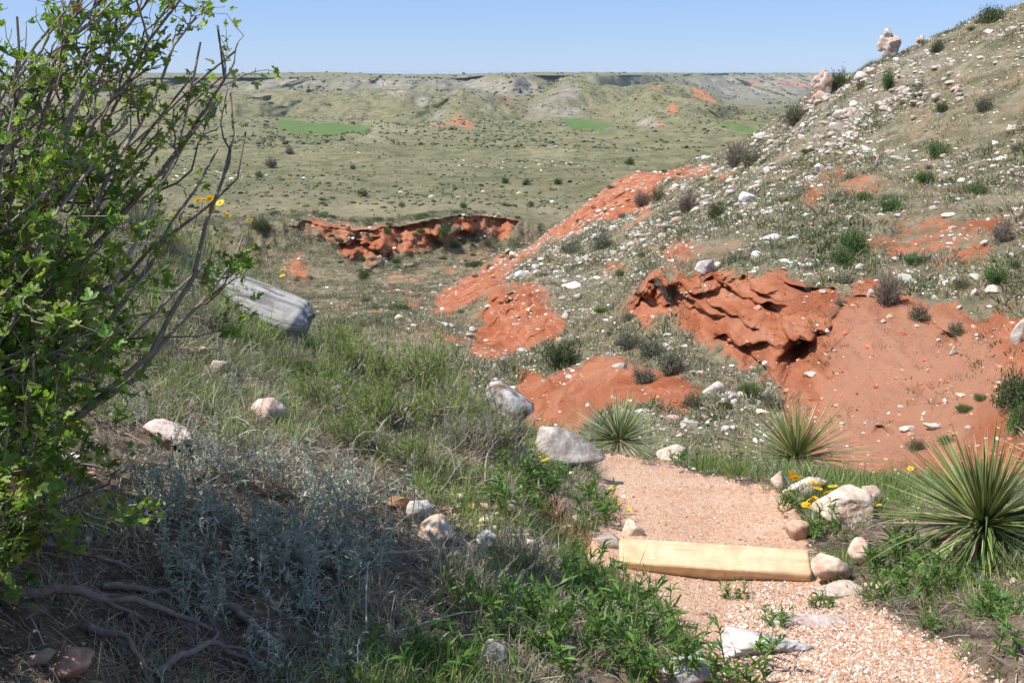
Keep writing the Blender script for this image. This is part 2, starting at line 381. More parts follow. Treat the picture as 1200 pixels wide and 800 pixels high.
al = AZ*GR
# spurs and side draws of the far hills push the slope in and out
drf = hillw*np.clip(1.25-np.abs(GS-19.75), 0, 1)*110*fb(hillw > 0, al/130, GR/500, octs=5, seed=14, ridged=True)
drf += rimw*140*fb(rimw > 0, al/200, GR/900, octs=5, seed=18, ridged=True)*np.clip(GR/2500, 0.5, 1.6)
# red badland faces: rills and ledges push the face in and out along the line of sight
rc = np.clip(red*1.2, 0, 1)*wh*((GS > 6) & (GS < 11.4))
CL = wh > 0
rill = fb(CL, al/2.2, GZ/5.0+GR/9, octs=4, seed=40, ridged=True)
ledge = fb(CL, al/3.0, GZ/0.8, octs=4, seed=41, ridged=True)
blk = fb(CL, X/1.4, Y/1.4, GZ/1.0, octs=4, seed=42)
rough_part = mask([[(740,390),(750,340),(822,305),(880,322),(930,330),(985,345),(990,380),(980,440),(960,500),(930,500),(905,465),(860,430),(810,392)], P_HUMP, P_NOSE, P_CUT], 12, 140, 4, 8)
dr = rc*0.78*(0.3+0.7*rough_part)*(0.6*rill+0.25*ledge+1.05*blk+0.38*fb(CL, X/0.45, Y/0.45, GZ/0.4, octs=3, seed=45))*np.clip(GR/36, 0.5, 2.6)
cutw = mask([P_CUT], 100, 140, 5, 4)
dr += cutw*(1.2*fb(cutw > 0, al/3.2, GZ/5.0, octs=4, seed=43, ridged=True)+1.2*blk)
HJX = fb(CL, X/1.3, GZ/0.8, octs=4, seed=46); HJY = fb(CL, X/1.3+40, GZ/0.8, octs=4, seed=47)
# hollows and overhangs in the red faces (centre px, py, half width, half height, depth)
for (cx, cy, sx, sy, dep, r0, r1) in [(772,370,36,24,3.2,25,50),(936,440,20,24,2.2,18,40),(845,352,26,7,0.9,20,45),(940,346,24,6,0.9,20,45),(905,385,14,16,0.9,20,45),(880,420,34,8,1.0,20,45),(1036,508,18,8,0.3,12,30),
                              (1012,352,20,6,0.9,20,40),(690,262,6,14,1.0,90,120),(660,292,5,12,1.0,90,120),(1110,400,14,10,0.5,15,40),(820,380,40,6,0.8,20,45),(585,378,5,22,1.0,40,60),(610,370,4,16,0.8,40,60),(640,378,4,14,0.8,40,60),(425,300,20,16,4,100,130),(550,280,14,8,2.5,100,140),(505,283,10,7,2.0,100,140)]:
    g = np.exp(-(((PX+HJX*sx*0.8-cx)/sx)**2+((PY+HJY*sy*0.8-cy)/sy)**2)**1.5)*((GR > r0) & (GR < r1))
    dr += g*dep
# ravines and cracks cut into the clay along these lines
def seg_d(x, y, pl):
    d = np.full(x.shape, 1e9)
    for (x0, y0), (x1, y1) in zip(pl[:-1], pl[1:]):
        t = np.clip(((x-x0)*(x1-x0)+(y-y0)*(y1-y0))/((x1-x0)**2+(y1-y0)**2), 0, 1)
        d = np.minimum(d, np.hypot(x-x0-t*(x1-x0), y-y0-t*(y1-y0)))
    return d
CR = (GR > 15) & (GR < 128) & (PX > 380) & (PX < 1250)
xq = PX[CR]+5*HJX[CR]; yq = PY[CR]+5*HJY[CR]; gq = GR[CR]; ac = np.zeros(gq.shape)
for pl, wd, dep, r0, r1 in [([(846,404),(872,428),(900,462),(914,505),(920,560)],6,1.3,18,40),([(962,405),(948,430),(925,462),(910,500),(912,545)],7,1.1,18,40),([(742,352),(752,372),(772,392),(800,400)],5,1.0,25,50),
        ([(900,326),(925,344),(952,350)],4,0.9,20,40),([(830,330),(860,352),(890,372),(915,402),(940,425)],5,0.9,20,42),([(800,335),(825,360),(850,372),(885,400)],4,0.7,20,42),([(1185,452),(1140,480),(1105,508),(1055,545)],9,0.6,14,35),
        ([(1085,372),(1110,395),(1128,425),(1142,455)],5,0.4,14,35),([(975,345),(985,372),(975,395)],4,0.5,14,35),([(1030,505),(1050,512),(1062,520)],5,0.6,12,35),([(780,330),(800,352),(818,385)],3,0.6,25,45),([(870,330),(880,350),(900,360)],3,0.6,25,45),
        ([(710,225),(695,255),(668,290)],4,1.6,85,125),([(735,215),(722,245),(700,270)],3,1.2,85,125),([(660,255),(640,290),(615,312)],3,1.4,85,125),([(600,350),(595,375),(578,405)],3,0.8,35,66),([(622,352),(620,380),(600,402)],3,0.8,35,66),([(642,362),(640,385)],3,0.7,35,66),([(690,430),(672,460),(660,500)],5,0.35,20,40),([(640,450),(635,480),(640,505)],4,0.3,20,40)]:
    ok_ = (gq > r0) & (gq < r1)
    ac += ok_*dep*0.8*np.exp(-(seg_d(xq, yq, pl)/wd)**2)
dr[CR] += ac
# fine rills running down every bare face
dr += rc*np.clip(GR/40, 0.5, 1.3)*0.30*fb(CL, al/0.75, GZ/3.5, octs=3, seed=48, ridged=True)
# the grassy lip of the valley cut hangs over its face
dr += sstep(13.55, 13.75, GS)*(1-sstep(13.90, 13.99, GS))*1.0*(cutw > 0.35)
GR2 = GR+dr+drf
GZ2 = GZ+dz
# a shallow trodden path and its small ruts
GZ2 = GZ2-path*0.035*(GR < 7.5)
# bank face of the red cut beside the path
GZ2 = GZ2-bankred*0.10
TX, TY, TZ = GR2*np.sin(AZ), GR2*np.cos(AZ), GZ2
TV = np.stack([TX, TY, TZ], -1)
ii = (np.arange(NR-1)[:, None]*NA+np.arange(NA-1)[None, :]).ravel()
TF = np.stack([ii, ii+1, ii+NA+1, ii+NA], 1)
# seam behind the camera: close the ring
jj = np.arange(NR-1)*NA
TFs = np.stack([jj+NA-1, jj, jj+NA, jj+2*NA-1], 1)
# centre cap
cap = np.arange(NA)

# screen data and visibility of the final surface
SX, SY, SD = project(TV)
SX[np.abs(AZ) > 1.2] = -9999
ele = (TZ-CZ)/GR2
VIS = ele >= np.maximum.accumulate(ele, axis=0)-0.012
# normals
du = np.gradient(TV, axis=1); dv = np.gradient(TV, axis=0)
TN = np.cross(du, dv); TN /= np.linalg.norm(TN, axis=-1, keepdims=True)+1e-12
TN[TN[..., 2] < 0] *= -1
slope = 1-TN[..., 2]
# steep bare faces on the hill are red too
AREA = np.linalg.norm(np.cross(du, dv), axis=-1)

VISS = ele >= np.maximum.accumulate(ele, axis=0)-1e-4
def at(px, py, r0=0.0, r1=1e9, vis=True):
    """point of the ground seen at a photo position"""
    d = (SX-px)**2+(SY-py)**2
    bad = (GR2 < r0) | (GR2 > r1)
    if vis: bad |= ~VISS
    i = np.argmin(np.where(bad, 1e12, d))
    j = np.unravel_index(i, d.shape)
    return Vector(TV[j]), Vector(TN[j])

_az0 = math.radians(-33); 
def ground_z(x, y):
    """height of the sheet under world points (arrays)"""
    x = np.atleast_1d(np.asarray(x, float)); y = np.atleast_1d(np.asarray(y, float))
    az = np.arctan2(x, y); r = np.hypot(x, y)
    ci = np.interp(az, azd, np.arange(NA)); c = np.clip(np.round(ci).astype(int), 0, NA-1)
    out = np.empty(len(x))
    for k in range(len(x)):
        out[k] = np.interp(r[k], GR[:, c[k]], TZ[:, c[k]])
    return out

def mat_ground():
    m, nt, N, L = new_mat('earth_and_grass')
    out = N('ShaderNodeOutputMaterial'); p = N('ShaderNodeBsdfPrincipled'); p.inputs['Roughness'].default_value = 0.95
    p.inputs['Specular IOR Level'].default_value = 0.1
    tc = N('ShaderNodeTexCoord')
    def attr(n):
        a = N('ShaderNodeAttribute'); a.attribute_name = n; return a.outputs['Fac']
    def noise(s, d=6, rough=0.6, off=0):
        n = N('ShaderNodeTexNoise'); n.inputs['Scale'].default_value = s; n.inputs['Detail'].default_value = d; n.inputs['Roughness'].default_value = rough
        mp = N('ShaderNodeVectorMath'); mp.operation = 'ADD'; mp.inputs[1].default_value = (off, off*2, off*3)
        L(tc.outputs['Object'], mp.inputs[0]); L(mp.outputs[0], n.inputs['Vector']); return n.outputs['Fac']
    def rng(v, a, b, c=0.0, d=1.0):
        r = N('ShaderNodeMapRange'); r.inputs['From Min'].default_value = a; r.inputs['From Max'].default_value = b
        r.inputs['To Min'].default_value = c; r.inputs['To Max'].default_value = d; L(v, r.inputs['Value']); return r.outputs[0]
    def mix(f, a, b):
        x = N('ShaderNodeMix'); x.data_type = 'RGBA'
        if isinstance(f, float): x.inputs['Factor'].default_value = f
        else: L(f, x.inputs['Factor'])
        for s, v in (('A', a), ('B', b)):
            if isinstance(v, tuple): x.inputs[s].default_value = (*v, 1)
            else: L(v, x.inputs[s])
        return x.outputs['Result']
    def math_(op, a, b):
        x = N('ShaderNodeMath'); x.operation = op
        for i, v in enumerate((a, b)):
            if isinstance(v, (int, float)): x.inputs[i].default_value = v
            else: L(v, x.inputs[i])
        return x.outputs[0]
    near, far = attr('near'), attr('far')
    # grass and dry soil of the hills and the valley
    a = noise(0.9, 7, 0.68); b = noise(0.022, 5, 0.6, 5); c = noise(3.5, 5, 0.7, 9); f = noise(0.12, 9, 0.72, 3)
    g = mix(rng(a, 0.42, 0.58), (0.15, 0.145, 0.08), (0.38, 0.325, 0.225))
    g = mix(rng(c, 0.45, 0.62, 0, 0.4), g, (0.10, 0.105, 0.055))
    gf = mix(rng(f, 0.40, 0.60), (0.118, 0.121, 0.058), (0.262, 0.238, 0.138))
    gf = mix(rng(noise(0.7, 5, 0.7, 13), 0.45, 0.65, 0, 0.45), gf, (0.12, 0.125, 0.06))
    g = mix(far, g, gf)
    g = mix(rng(b, 0.45, 0.7, 0, 0.45), g, (0.26, 0.225, 0.14))
    g = mix(math_('MULTIPLY', attr('pale'), rng(f, 0.35, 0.6, 0.15, 0.75)), g, (0.37, 0.325, 0.20))
    g = mix(math_('MULTIPLY', attr('green'), rng(f, 0.35, 0.62, 0.45, 1.0)), g, (0.095, 0.18, 0.045))
    rk = mix(rng(noise(0.05, 6, 0.7, 2), 0.4, 0.6), (0.20, 0.175, 0.145), (0.36, 0.32, 0.27))
    g = mix(math_('MULTIPLY', attr('rockm'), rng(noise(0.02, 6, 0.7, 8), 0.38, 0.6)), g, rk)
    # red clay
    r = mix(rng(noise(0.5, 7, 0.66, 4), 0.35, 0.65), (0.41, 0.128, 0.056), (0.57, 0.222, 0.118))
    r = mix(rng(noise(0.16, 6, 0.6, 6), 0.50, 0.68, 0, 0.7), r, (0.55, 0.27, 0.16))
    sv = N('ShaderNodeMapping'); sv.inputs['Scale'].default_value = (0.25, 0.25, 3.2); L(tc.outputs['Object'], sv.inputs[0])
    sn_ = N('ShaderNodeTexNoise'); sn_.inputs['Scale'].default_value = 1.0; sn_.inputs['Detail'].default_value = 5; sn_.inputs['Roughness'].default_value = 0.7; L(sv.outputs[0], sn_.inputs['Vector'])
    r = mix(rng(sn_.outputs['Fac'], 0.5, 0.62, 0, 0.5), r, (0.30, 0.085, 0.04))
    r = mix(rng(sn_.outputs['Fac'], 0.47, 0.38, 0, 0.35), r, (0.60, 0.33, 0.22))
    r = mix(math_('MULTIPLY', attr('tan'), 0.75), r, (0.52, 0.275, 0.175))
    edge = math_('ADD', attr('red'), rng(noise(1.3, 7, 0.74, 7), 0.3, 0.7, -0.42, 0.42))
    g = mix(math_('MULTIPLY', rng(noise(0.35, 6, 0.7, 11), 0.5, 0.66, 0, 0.6), math_('SUBTRACT', 1.0, far)), g, (0.40, 0.245, 0.155))
    g = mix(rng(edge, 0.38, 0.66), g, r)
    # bank soil near the camera
    s = mix(rng(noise(9, 6, 0.7), 0.4, 0.62), (0.075, 0.054, 0.041), (0.235, 0.175, 0.127))
    s = mix(rng(noise(45, 6, 0.7, 1), 0.56, 0.7, 0, 0.8), s, (0.36, 0.29, 0.22))
    s = mix(attr('bankred'), s, (0.34, 0.125, 0.062))
    # trodden gravel path
    pv = N('ShaderNodeTexVoronoi'); pv.inputs['Scale'].default_value = 75; L(tc.outputs['Object'], pv.inputs['Vector'])
    pb = mix(rng(noise(3.2, 5, 0.65, 2), 0.35, 0.65), (0.56, 0.31, 0.19), (0.66, 0.43, 0.29))
    sp = N('ShaderNodeSeparateColor'); L(pv.outputs['Color'], sp.inputs[0])
    pb = mix(rng(sp.outputs[0], 0.55, 0.95, 0, 0.55), pb, (0.66, 0.53, 0.42))
    pb = mix(rng(sp.outputs[1], 0.7, 1.0, 0, 0.5), pb, (0.30, 0.15, 0.09))
    pb = mix(rng(noise(120, 5, 0.7, 2), 0.5, 0.75, 0, 0.6), pb, (0.33, 0.19, 0.12))
    s = mix(rng(math_('ADD', attr('path'), rng(noise(14, 5, 0.7, 3), 0.3, 0.7, -0.3, 0.3)), 0.4, 0.65), s, pb)
    g = mix(near, g, s)
    L(g, p.inputs['Base Color'])
    # relief
    bp = N('ShaderNodeBump'); bp.inputs['Strength'].default_value = 0.75; bp.inputs['Distance'].default_value = 1.0
    inv = math_('SUBTRACT', 1.0, near)
    hb2 = math_('ADD', math_('MULTIPLY', math_('MULTIPLY', noise(1.5, 9, 0.74, 1), 0.8), inv),
                math_('ADD', math_('MULTIPLY', noise(28, 6, 0.72, 2), math_('MULTIPLY', near, 0.03)), math_('MULTIPLY', pv.outputs['Distance'], math_('MULTIPLY', attr('path'), -0.006))))
    L(hb2, bp.inputs['Height']); L(bp.outputs[0], p.inputs['Normal']); L(p.outputs[0], out.inputs[0])
    return m
M_GROUND = mat_ground()
nearw = 1-sstep(8, 13, GR)
farw = sstep(80, 220, GR)
gme = mesh_np('ground', TV.reshape(-1, 3), [TF, TFs, cap[None, :]], None, (M_GROUND,), True,
              dict(red=red, path=path, green=green, pale=pale, rockm=np.maximum(rockm, rockh*0.5), near=nearw, tan=tanm, far=farw, bankred=bankred))
link('ground', gme, kind='structure', label='rolling canyon terrain of red clay, dry grass and a gravel footpath')
# ---------------------------------------------------------------- generators
def unit(v): return v/(np.linalg.norm(v, axis=-1, keepdims=True)+1e-9)

def blades(acc, P, D, L, W, col, droop=0.3, nseg=3, prof=None, side=None):
    """many thin leaves at once: P base (n,3), D direction, L length, W width"""
    n = len(P)
    if n == 0: return
    D = unit(D); L = np.broadcast_to(L, n); W = np.broadcast_to(W, n); droop = np.broadcast_to(droop, n)
    if side is None: side = unit(np.cross(D, unit(RNG.normal(size=(n, 3)))))
    ts = np.linspace(0, 1, nseg+1)
    if prof is None: prof = [1-0.15*t-0.55*t*t for t in ts]
    V = np.zeros((n, 2*nseg+1, 3))
    for i, t in enumerate(ts):
        c = P+L[:, None]*(D*t+np.array([0, 0, -1.0])*(droop*t*t)[:, None])
        if i < nseg:
            o = side*(W*prof[i]*0.5)[:, None]
            V[:, 2*i] = c-o; V[:, 2*i+1] = c+o
        else: V[:, 2*i] = c
    b = (np.arange(n)*(2*nseg+1))[:, None]
    Q = [b+np.array([2*i, 2*i+1, 2*i+3, 2*i+2]) for i in range(nseg-1)]
    T = b+np.array([2*nseg-2, 2*nseg-1, 2*nseg])
    C = np.repeat(np.asarray(col, float).reshape(-1, 3) if np.ndim(col) > 1 else np.tile(col, (n, 1)), 2*nseg+1, axis=0)
    acc.add(V.reshape(-1, 3), [np.concatenate(Q)] if Q else [], C); acc.F.setdefault(3, []).append(T+acc.n-len(V.reshape(-1, 3)))

def rand_dir(n, up=1.0, spread=0.6):
    d = RNG.normal(size=(n, 3))*spread; d[:, 2] = np.abs(d[:, 2])*0.3+up
    return unit(d)

def tint(base, n, v=0.25, h=0.12):
    base = np.asarray(base, float)
    b = base[None, :]*np.exp(RNG.normal(size=(n, 1))*v)
    return np.clip(b*(1+RNG.normal(size=(n, 3))*h), 0.003, 0.95)

def pick(cols, n, p=None, v=0.25, h=0.1):
    cols = np.asarray(cols, float); i = RNG.choice(len(cols), n, p=p)
    return np.clip(cols[i]*np.exp(RNG.normal(size=(n, 1))*v)*(1+RNG.normal(size=(n, 3))*h), 0.003, 0.95)

def tubes(acc, P, R, col, sides=5):
    """P (n,k,3) polylines of k points, R (n,k) radii"""
    n, k = P.shape[:2]
    T = unit(np.gradient(P, axis=1))
    ref = np.where(np.abs(T[..., 2:3]) > 0.9, np.array([1.0, 0, 0]), np.array([0, 0, 1.0]))
    A = unit(np.cross(T, ref)); B = np.cross(T, A)
    an = np.arange(sides)*2*math.pi/sides
    V = P[:, :, None, :]+R[:, :, None, None]*(A[:, :, None, :]*np.cos(an)[None, None, :, None]+B[:, :, None, :]*np.sin(an)[None, None, :, None])
    base = (np.arange(n)*k*sides)[:, None, None]+(np.arange(k-1)*sides)[None, :, None]
    s = np.arange(sides)[None, None, :]; s2 = (s+1) % sides
    F = np.stack([base+s, base+s2, base+sides+s2, base+sides+s], -1).reshape(-1, 4)
    C = np.repeat(np.asarray(col, float).reshape(-1, 3) if np.ndim(col) > 1 else np.tile(col, (n, 1)), k*sides, axis=0)
    acc.add(V.reshape(-1, 3), [F], C)

def polyline(P0, P1, k, bend, up=0.0, rng=RNG):
    """n curved polylines between P0 and P1 with random bend"""
    n = len(P0); t = np.linspace(0, 1, k)[None, :, None]
    L = np.linalg.norm(P1-P0, axis=1)[:, None, None]
    P = P0[:, None, :]*(1-t)+P1[:, None, :]*t
    b1 = rng.normal(size=(n, 1, 3))*bend; b2 = rng.normal(size=(n, 1, 3))*bend*0.5
    b1[..., 2] -= up
    P = P+L*(b1*np.sin(math.pi*t)+b2*np.sin(2*math.pi*t)+rng.normal(size=(n, k, 3))*bend*0.10*np.sin(math.pi*t))
    return P

def ico(sub):
    import bmesh
    bm = bmesh.new(); bmesh.ops.create_icosphere(bm, subdivisions=sub, radius=1.0)
    V = np.array([v.co[:] for v in bm.verts]); F = np.array([[v.index for v in f.verts] for f in bm.faces]); bm.free()
    return V, F
ICO = {k: ico(k) for k in (1, 2, 3, 4, 5)}

def rock_shape(seed, sub=3, dims=(1, 1, 1), planes=14, noise=0.06, freq=2.0, flat=0.0):
    rg = np.random.default_rng(seed)
    V, F = ICO[sub]; d = unit(V)
    N = unit(rg.normal(size=(planes, 3))); H = rg.uniform(0.55, 0.95, planes)
    dots = d@N.T
    rr = np.where(dots > 0.05, H[None, :]/np.maximum(dots, 0.05), 9)
    # a soft minimum keeps the arrises slightly worn
    k = 45.0; mn = rr.min(1)
    r = mn-np.log(np.exp(-k*(rr-mn[:, None])).sum(1))/k
    r = np.clip(r, 0.3, 1.3)
    o = rg.uniform(0, 50, 3)
    P = d*r[:, None]
    if noise:
        q = P*freq+o
        P = P*(1+noise*fbm(q[:, 0], q[:, 1], q[:, 2], octs=5, seed=seed % 97, gain=0.6))[:, None]
        q = P*freq*0.7+o+9
        P = P*(1+noise*0.8*fbm(q[:, 0], q[:, 1], q[:, 2], octs=3, seed=seed % 89, ridged=True))[:, None]
    P = P/np.abs(P).max(axis=0)
    return P*np.array(dims), F

def rock_cols(P, c0, c1, seed, f=3.0, lo=-0.25, hi=0.3):
    q = P/np.abs(P).max()*f+seed % 31
    m = sstep(lo, hi, fbm(q[:, 0], q[:, 1], q[:, 2], octs=4, seed=seed % 71))[:, None]
    return np.array(c0)*(1-m)+np.array(c1)*m

def scatter(cond, n, weight=None):
    """n random points on the ground where cond holds, by area"""
    c = cond[:-1, :-1]
    w = AREA[:-1, :-1]*c*(np.abs(AZ[:-1, :-1]) < 0.62)
    if weight is not None: w = w*weight[:-1, :-1]
    cs = np.cumsum(w.ravel())
    k = np.searchsorted(cs, RNG.uniform(0, cs[-1], n)); k = np.clip(k, 0, len(cs)-1)
    i, j = np.unravel_index(k, c.shape)
    u, v = RNG.uniform(size=(2, n, 1))
    P = (TV[i, j]*(1-u)+TV[i, j+1]*u)*(1-v)+(TV[i+1, j]*(1-u)+TV[i+1, j+1]*u)*v
    return P, TN[i, j], i, j

def rotz(a):
    c, s = np.cos(a), np.sin(a); z = np.zeros_like(a); o = np.ones_like(a)
    return np.stack([np.stack([c, -s, z], -1), np.stack([s, c, z], -1), np.stack([z, z, o], -1)], -2)

def rand_rot(n):
    q = unit(RNG.normal(size=(n, 4))); w, x, y, z = q.T
    return np.stack([np.stack([1-2*(y*y+z*z), 2*(x*y-z*w), 2*(x*z+y*w)], -1), np.stack([2*(x*y+z*w), 1-2*(x*x+z*z), 2*(y*z-x*w)], -1), np.stack([2*(x*z-y*w), 2*(y*z+x*w), 1-2*(x*x+y*y)], -1)], -2)

def stamp(acc, V, F, P, R, S, C):
    """copies of one small template placed at P with rotation R (n,3,3), scale S (n,) or (n,3), colour C (n,3)"""
    n = len(P)
    if n == 0: return
    S = np.asarray(S); S = S[:, None] if S.ndim == 1 else S
    W = np.einsum('nij,nvj->nvi', R, V[None]*S[:, None, :])+P[:, None, :]
    acc.add(W.reshape(-1, 3), [(F[None]+(np.arange(n)*len(V))[:, None, None]).reshape(-1, F.shape[1])], np.repeat(C, len(V), axis=0))

def dup_thing(root, kids, loc, label, rz=0.0, scale=1.0, group=None, rot=None):
    r = root.copy(); COL.objects.link(r)
    r.location = loc; r.rotation_euler = rot if rot is not None else (0, 0, rz); r.scale = (scale,)*3 if np.ndim(scale) == 0 else scale
    r['label'] = label
    if group: r['group'] = group
    for k in kids:
        c = k.copy(); COL.objects.link(c); c.parent = r
    return r

class Proto:
    """a plant modelled once; the first placing uses it, later ones copy it with its parts"""
    def __init__(s, name, cat, parts):
        s.name, s.cat, s.parts, s.root, s.kids = name, cat, parts, None, None
    def place(s, loc, label, group=None, rz=0.0, scale=1.0, rot=None):
        if s.root is None:
            s.root = thing(s.name, loc, label, s.cat, group, rz, scale, rot)
            s.kids = [link(pn, me, s.root) for pn, me in s.parts]
            return s.root
        return dup_thing(s.root, s.kids, loc, label, rz, scale, group, rot)

def P3(px, py, r):
    az, t = ray(px, py); return np.array([r*math.sin(az), r*math.cos(az), CZ-r*float(t)])

# ---------------------------------------------------------------- near ground cover
BANK = (GR > 1.2) & (GR < 7.6) & (path < 0.25) & VIS
gnoise = fb(GR < 8, X/0.35, Y/0.35, octs=3, seed=61)
gn2 = fb(GR < 8, X/0.9, Y/0.9, octs=3, seed=62)
persp = 1/np.maximum(GR, 1.2)**1.2
def zone_px(poly, soft=12): return mask([poly], 1.0, 8.0, 16, soft)

# straw and dead stalks lying in a mat over the bank
A = Acc()
leftb = (AZ < 0.05) | (PY < 600)
P, Nn, i, j = scatter(BANK, 30000, persp*(0.35+0.8*sstep(-0.2, 0.4, gnoise)))
d = RNG.normal(size=P.shape); d -= Nn*(d*Nn).sum(1, keepdims=True)*0.75; d = unit(d)
blades(A, P+Nn*0.004, d+Nn*RNG.uniform(0.0, 0.5, (len(P), 1)), RNG.uniform(0.03, 0.13, len(P)), RNG.uniform(0.0012, 0.003, len(P)),
       pick([(0.36,0.30,0.22),(0.27,0.22,0.16),(0.46,0.41,0.33),(0.18,0.14,0.10),(0.30,0.20,0.12)], len(P)), droop=RNG.uniform(-0.1, 0.5, len(P)), nseg=3)
# leaf crumbs
P, Nn, i, j = scatter(BANK, 9000, persp)
d = RNG.normal(size=P.shape); d -= Nn*(d*Nn).sum(1, keepdims=True)*0.8
blades(A, P+Nn*0.004, d, RNG.uniform(0.008, 0.022, len(P)), RNG.uniform(0.004, 0.009, len(P)), pick([(0.22,0.13,0.07),(0.33,0.26,0.18),(0.12,0.08,0.05),(0.38,0.33,0.27)], len(P)), nseg=2)
link('leaf_litter', A.mesh('leaf_litter', M_GRASS), kind='stuff', label='dry straw and dead leaves matted over the bank')

def tufts(acc, C, N, nb, L, W, cols, p=None, spread=0.5, rad=0.03, droop=(0.1, 0.6), nseg=4, up=1.0, lv=0.3):
    n = len(C); cc = np.repeat(C, nb, axis=0); nn = np.repeat(N, nb, axis=0)
    m = n*nb
    off = RNG.normal(size=(m, 3))*rad; off -= nn*(off*nn).sum(1, keepdims=True)
    d = off/rad*spread*0.6+RNG.normal(size=(m, 3))*spread*0.35+np.array([0, 0, up])+nn*0.3
    szc = np.repeat(np.exp(RNG.normal(size=n)*lv), nb)
    tc = np.repeat(pick(cols, n, p, 0.2, 0.06), nb, axis=0)*np.exp(RNG.normal(size=(m, 1))*0.22)*(1+RNG.normal(size=(m, 3))*0.06)
    LL = np.broadcast_to(L, n) if np.ndim(L) else np.full(n, L)
    blades(acc, cc+off-nn*0.003, d, np.repeat(LL, nb)*szc*RNG.uniform(0.5, 1.15, m), W*RNG.uniform(0.6, 1.3, m), np.clip(tc, 0.004, 0.9), RNG.uniform(*droop, m), nseg)

A = Acc()
UPB = zone_px([(100,200),(240,235),(380,385),(420,460),(330,520),(150,500),(60,420),(60,250)])
MIDB = zone_px([(330,380),(560,420),(640,500),(600,600),(420,560),(330,480)])
LOWB = zone_px([(420,640),(560,620),(690,650),(800,740),(830,860),(380,900),(400,720)])
RIGB = zone_px([(1000,640),(1100,640),(1300,620),(1300,900),(1200,820),(1120,750),(1060,700)])
CRE = zone_px([(760,520),(900,535),(1060,560),(1060,620),(980,620),(940,600),(920,572),(850,555),(780,545)])
PAT2 = zone_px([(600,520),(720,560),(725,620),(680,620),(620,570)])
# grey dry bunches
P, Nn, i, j = scatter(BANK, 2300, persp*(0.6+1.6*UPB+1.0*LOWB+1.1*MIDB+0.4*RIGB)*sstep(-0.3, 0.3, gnoise))
tufts(A, P, Nn, 26, 0.11, 0.0026, [(0.34,0.30,0.22),(0.44,0.40,0.31),(0.25,0.21,0.15),(0.31,0.31,0.20)], spread=0.75, rad=0.030, droop=(0.3, 1.3))
# green bunches
P, Nn, i, j = scatter(BANK, 1550, persp*(0.22+1.3*UPB+0.25*MIDB+0.6*LOWB+3.4*RIGB+1.6*CRE+1.2*PAT2)*sstep(-0.1, 0.35, gn2))
tufts(A, P, Nn, 24, 0.105, 0.0030, [(0.16,0.23,0.055),(0.22,0.29,0.08),(0.25,0.28,0.13),(0.12,0.18,0.05)], spread=0.5, rad=0.022, droop=(0.1, 0.7))
P, Nn, i, j = scatter(BANK & (UPB > 0.3), 1100)
tufts(A, P, Nn, 26, 0.12, 0.0026, [(0.36,0.32,0.24),(0.46,0.42,0.33),(0.27,0.23,0.16),(0.33,0.33,0.22)], spread=0.85, rad=0.035, droop=(0.3, 1.5))
P, Nn, i, j = scatter(BANK & (UPB > 0.3), 520)
tufts(A, P, Nn, 24, 0.12, 0.003, [(0.17,0.24,0.06),(0.24,0.30,0.10),(0.27,0.30,0.15)], spread=0.55, rad=0.025, droop=(0.1, 0.7))
P, Nn, i, j = scatter(BANK & (AZ < 0.1) & (GR > 1.5), 900)
tufts(A, P, Nn, 24, 0.08, 0.0024, [(0.34,0.30,0.22),(0.44,0.40,0.32),(0.22,0.24,0.13)], spread=0.95, rad=0.035, droop=(0.3, 1.5))
# taller fringe on the crest line of the bank and beyond the path
P, Nn, i, j = scatter((GR > 5.2) & (GR < 7.2) & (path < 0.2) & VIS, 620)
tufts(A, P, Nn, 26, 0.14, 0.0034, [(0.20,0.24,0.09),(0.15,0.21,0.06),(0.36,0.33,0.22),(0.27,0.28,0.15)], spread=0.45, rad=0.03, droop=(0.1, 0.7))
# low weeds at the sides of the path
edge = (path > 0.05) & (path < 0.6) & (GR > 2.0) & (GR < 7)
P, Nn, i, j = scatter(edge & VIS, 160, persp)
tufts(A, P, Nn, 16, 0.05, 0.004, [(0.12,0.19,0.05),(0.20,0.24,0.10)], spread=0.7, rad=0.02, droop=(0.1, 0.6))
link('grass', A.mesh('grass', M_GRASS), kind='stuff', label='green and dry bunch grass covering the bank')

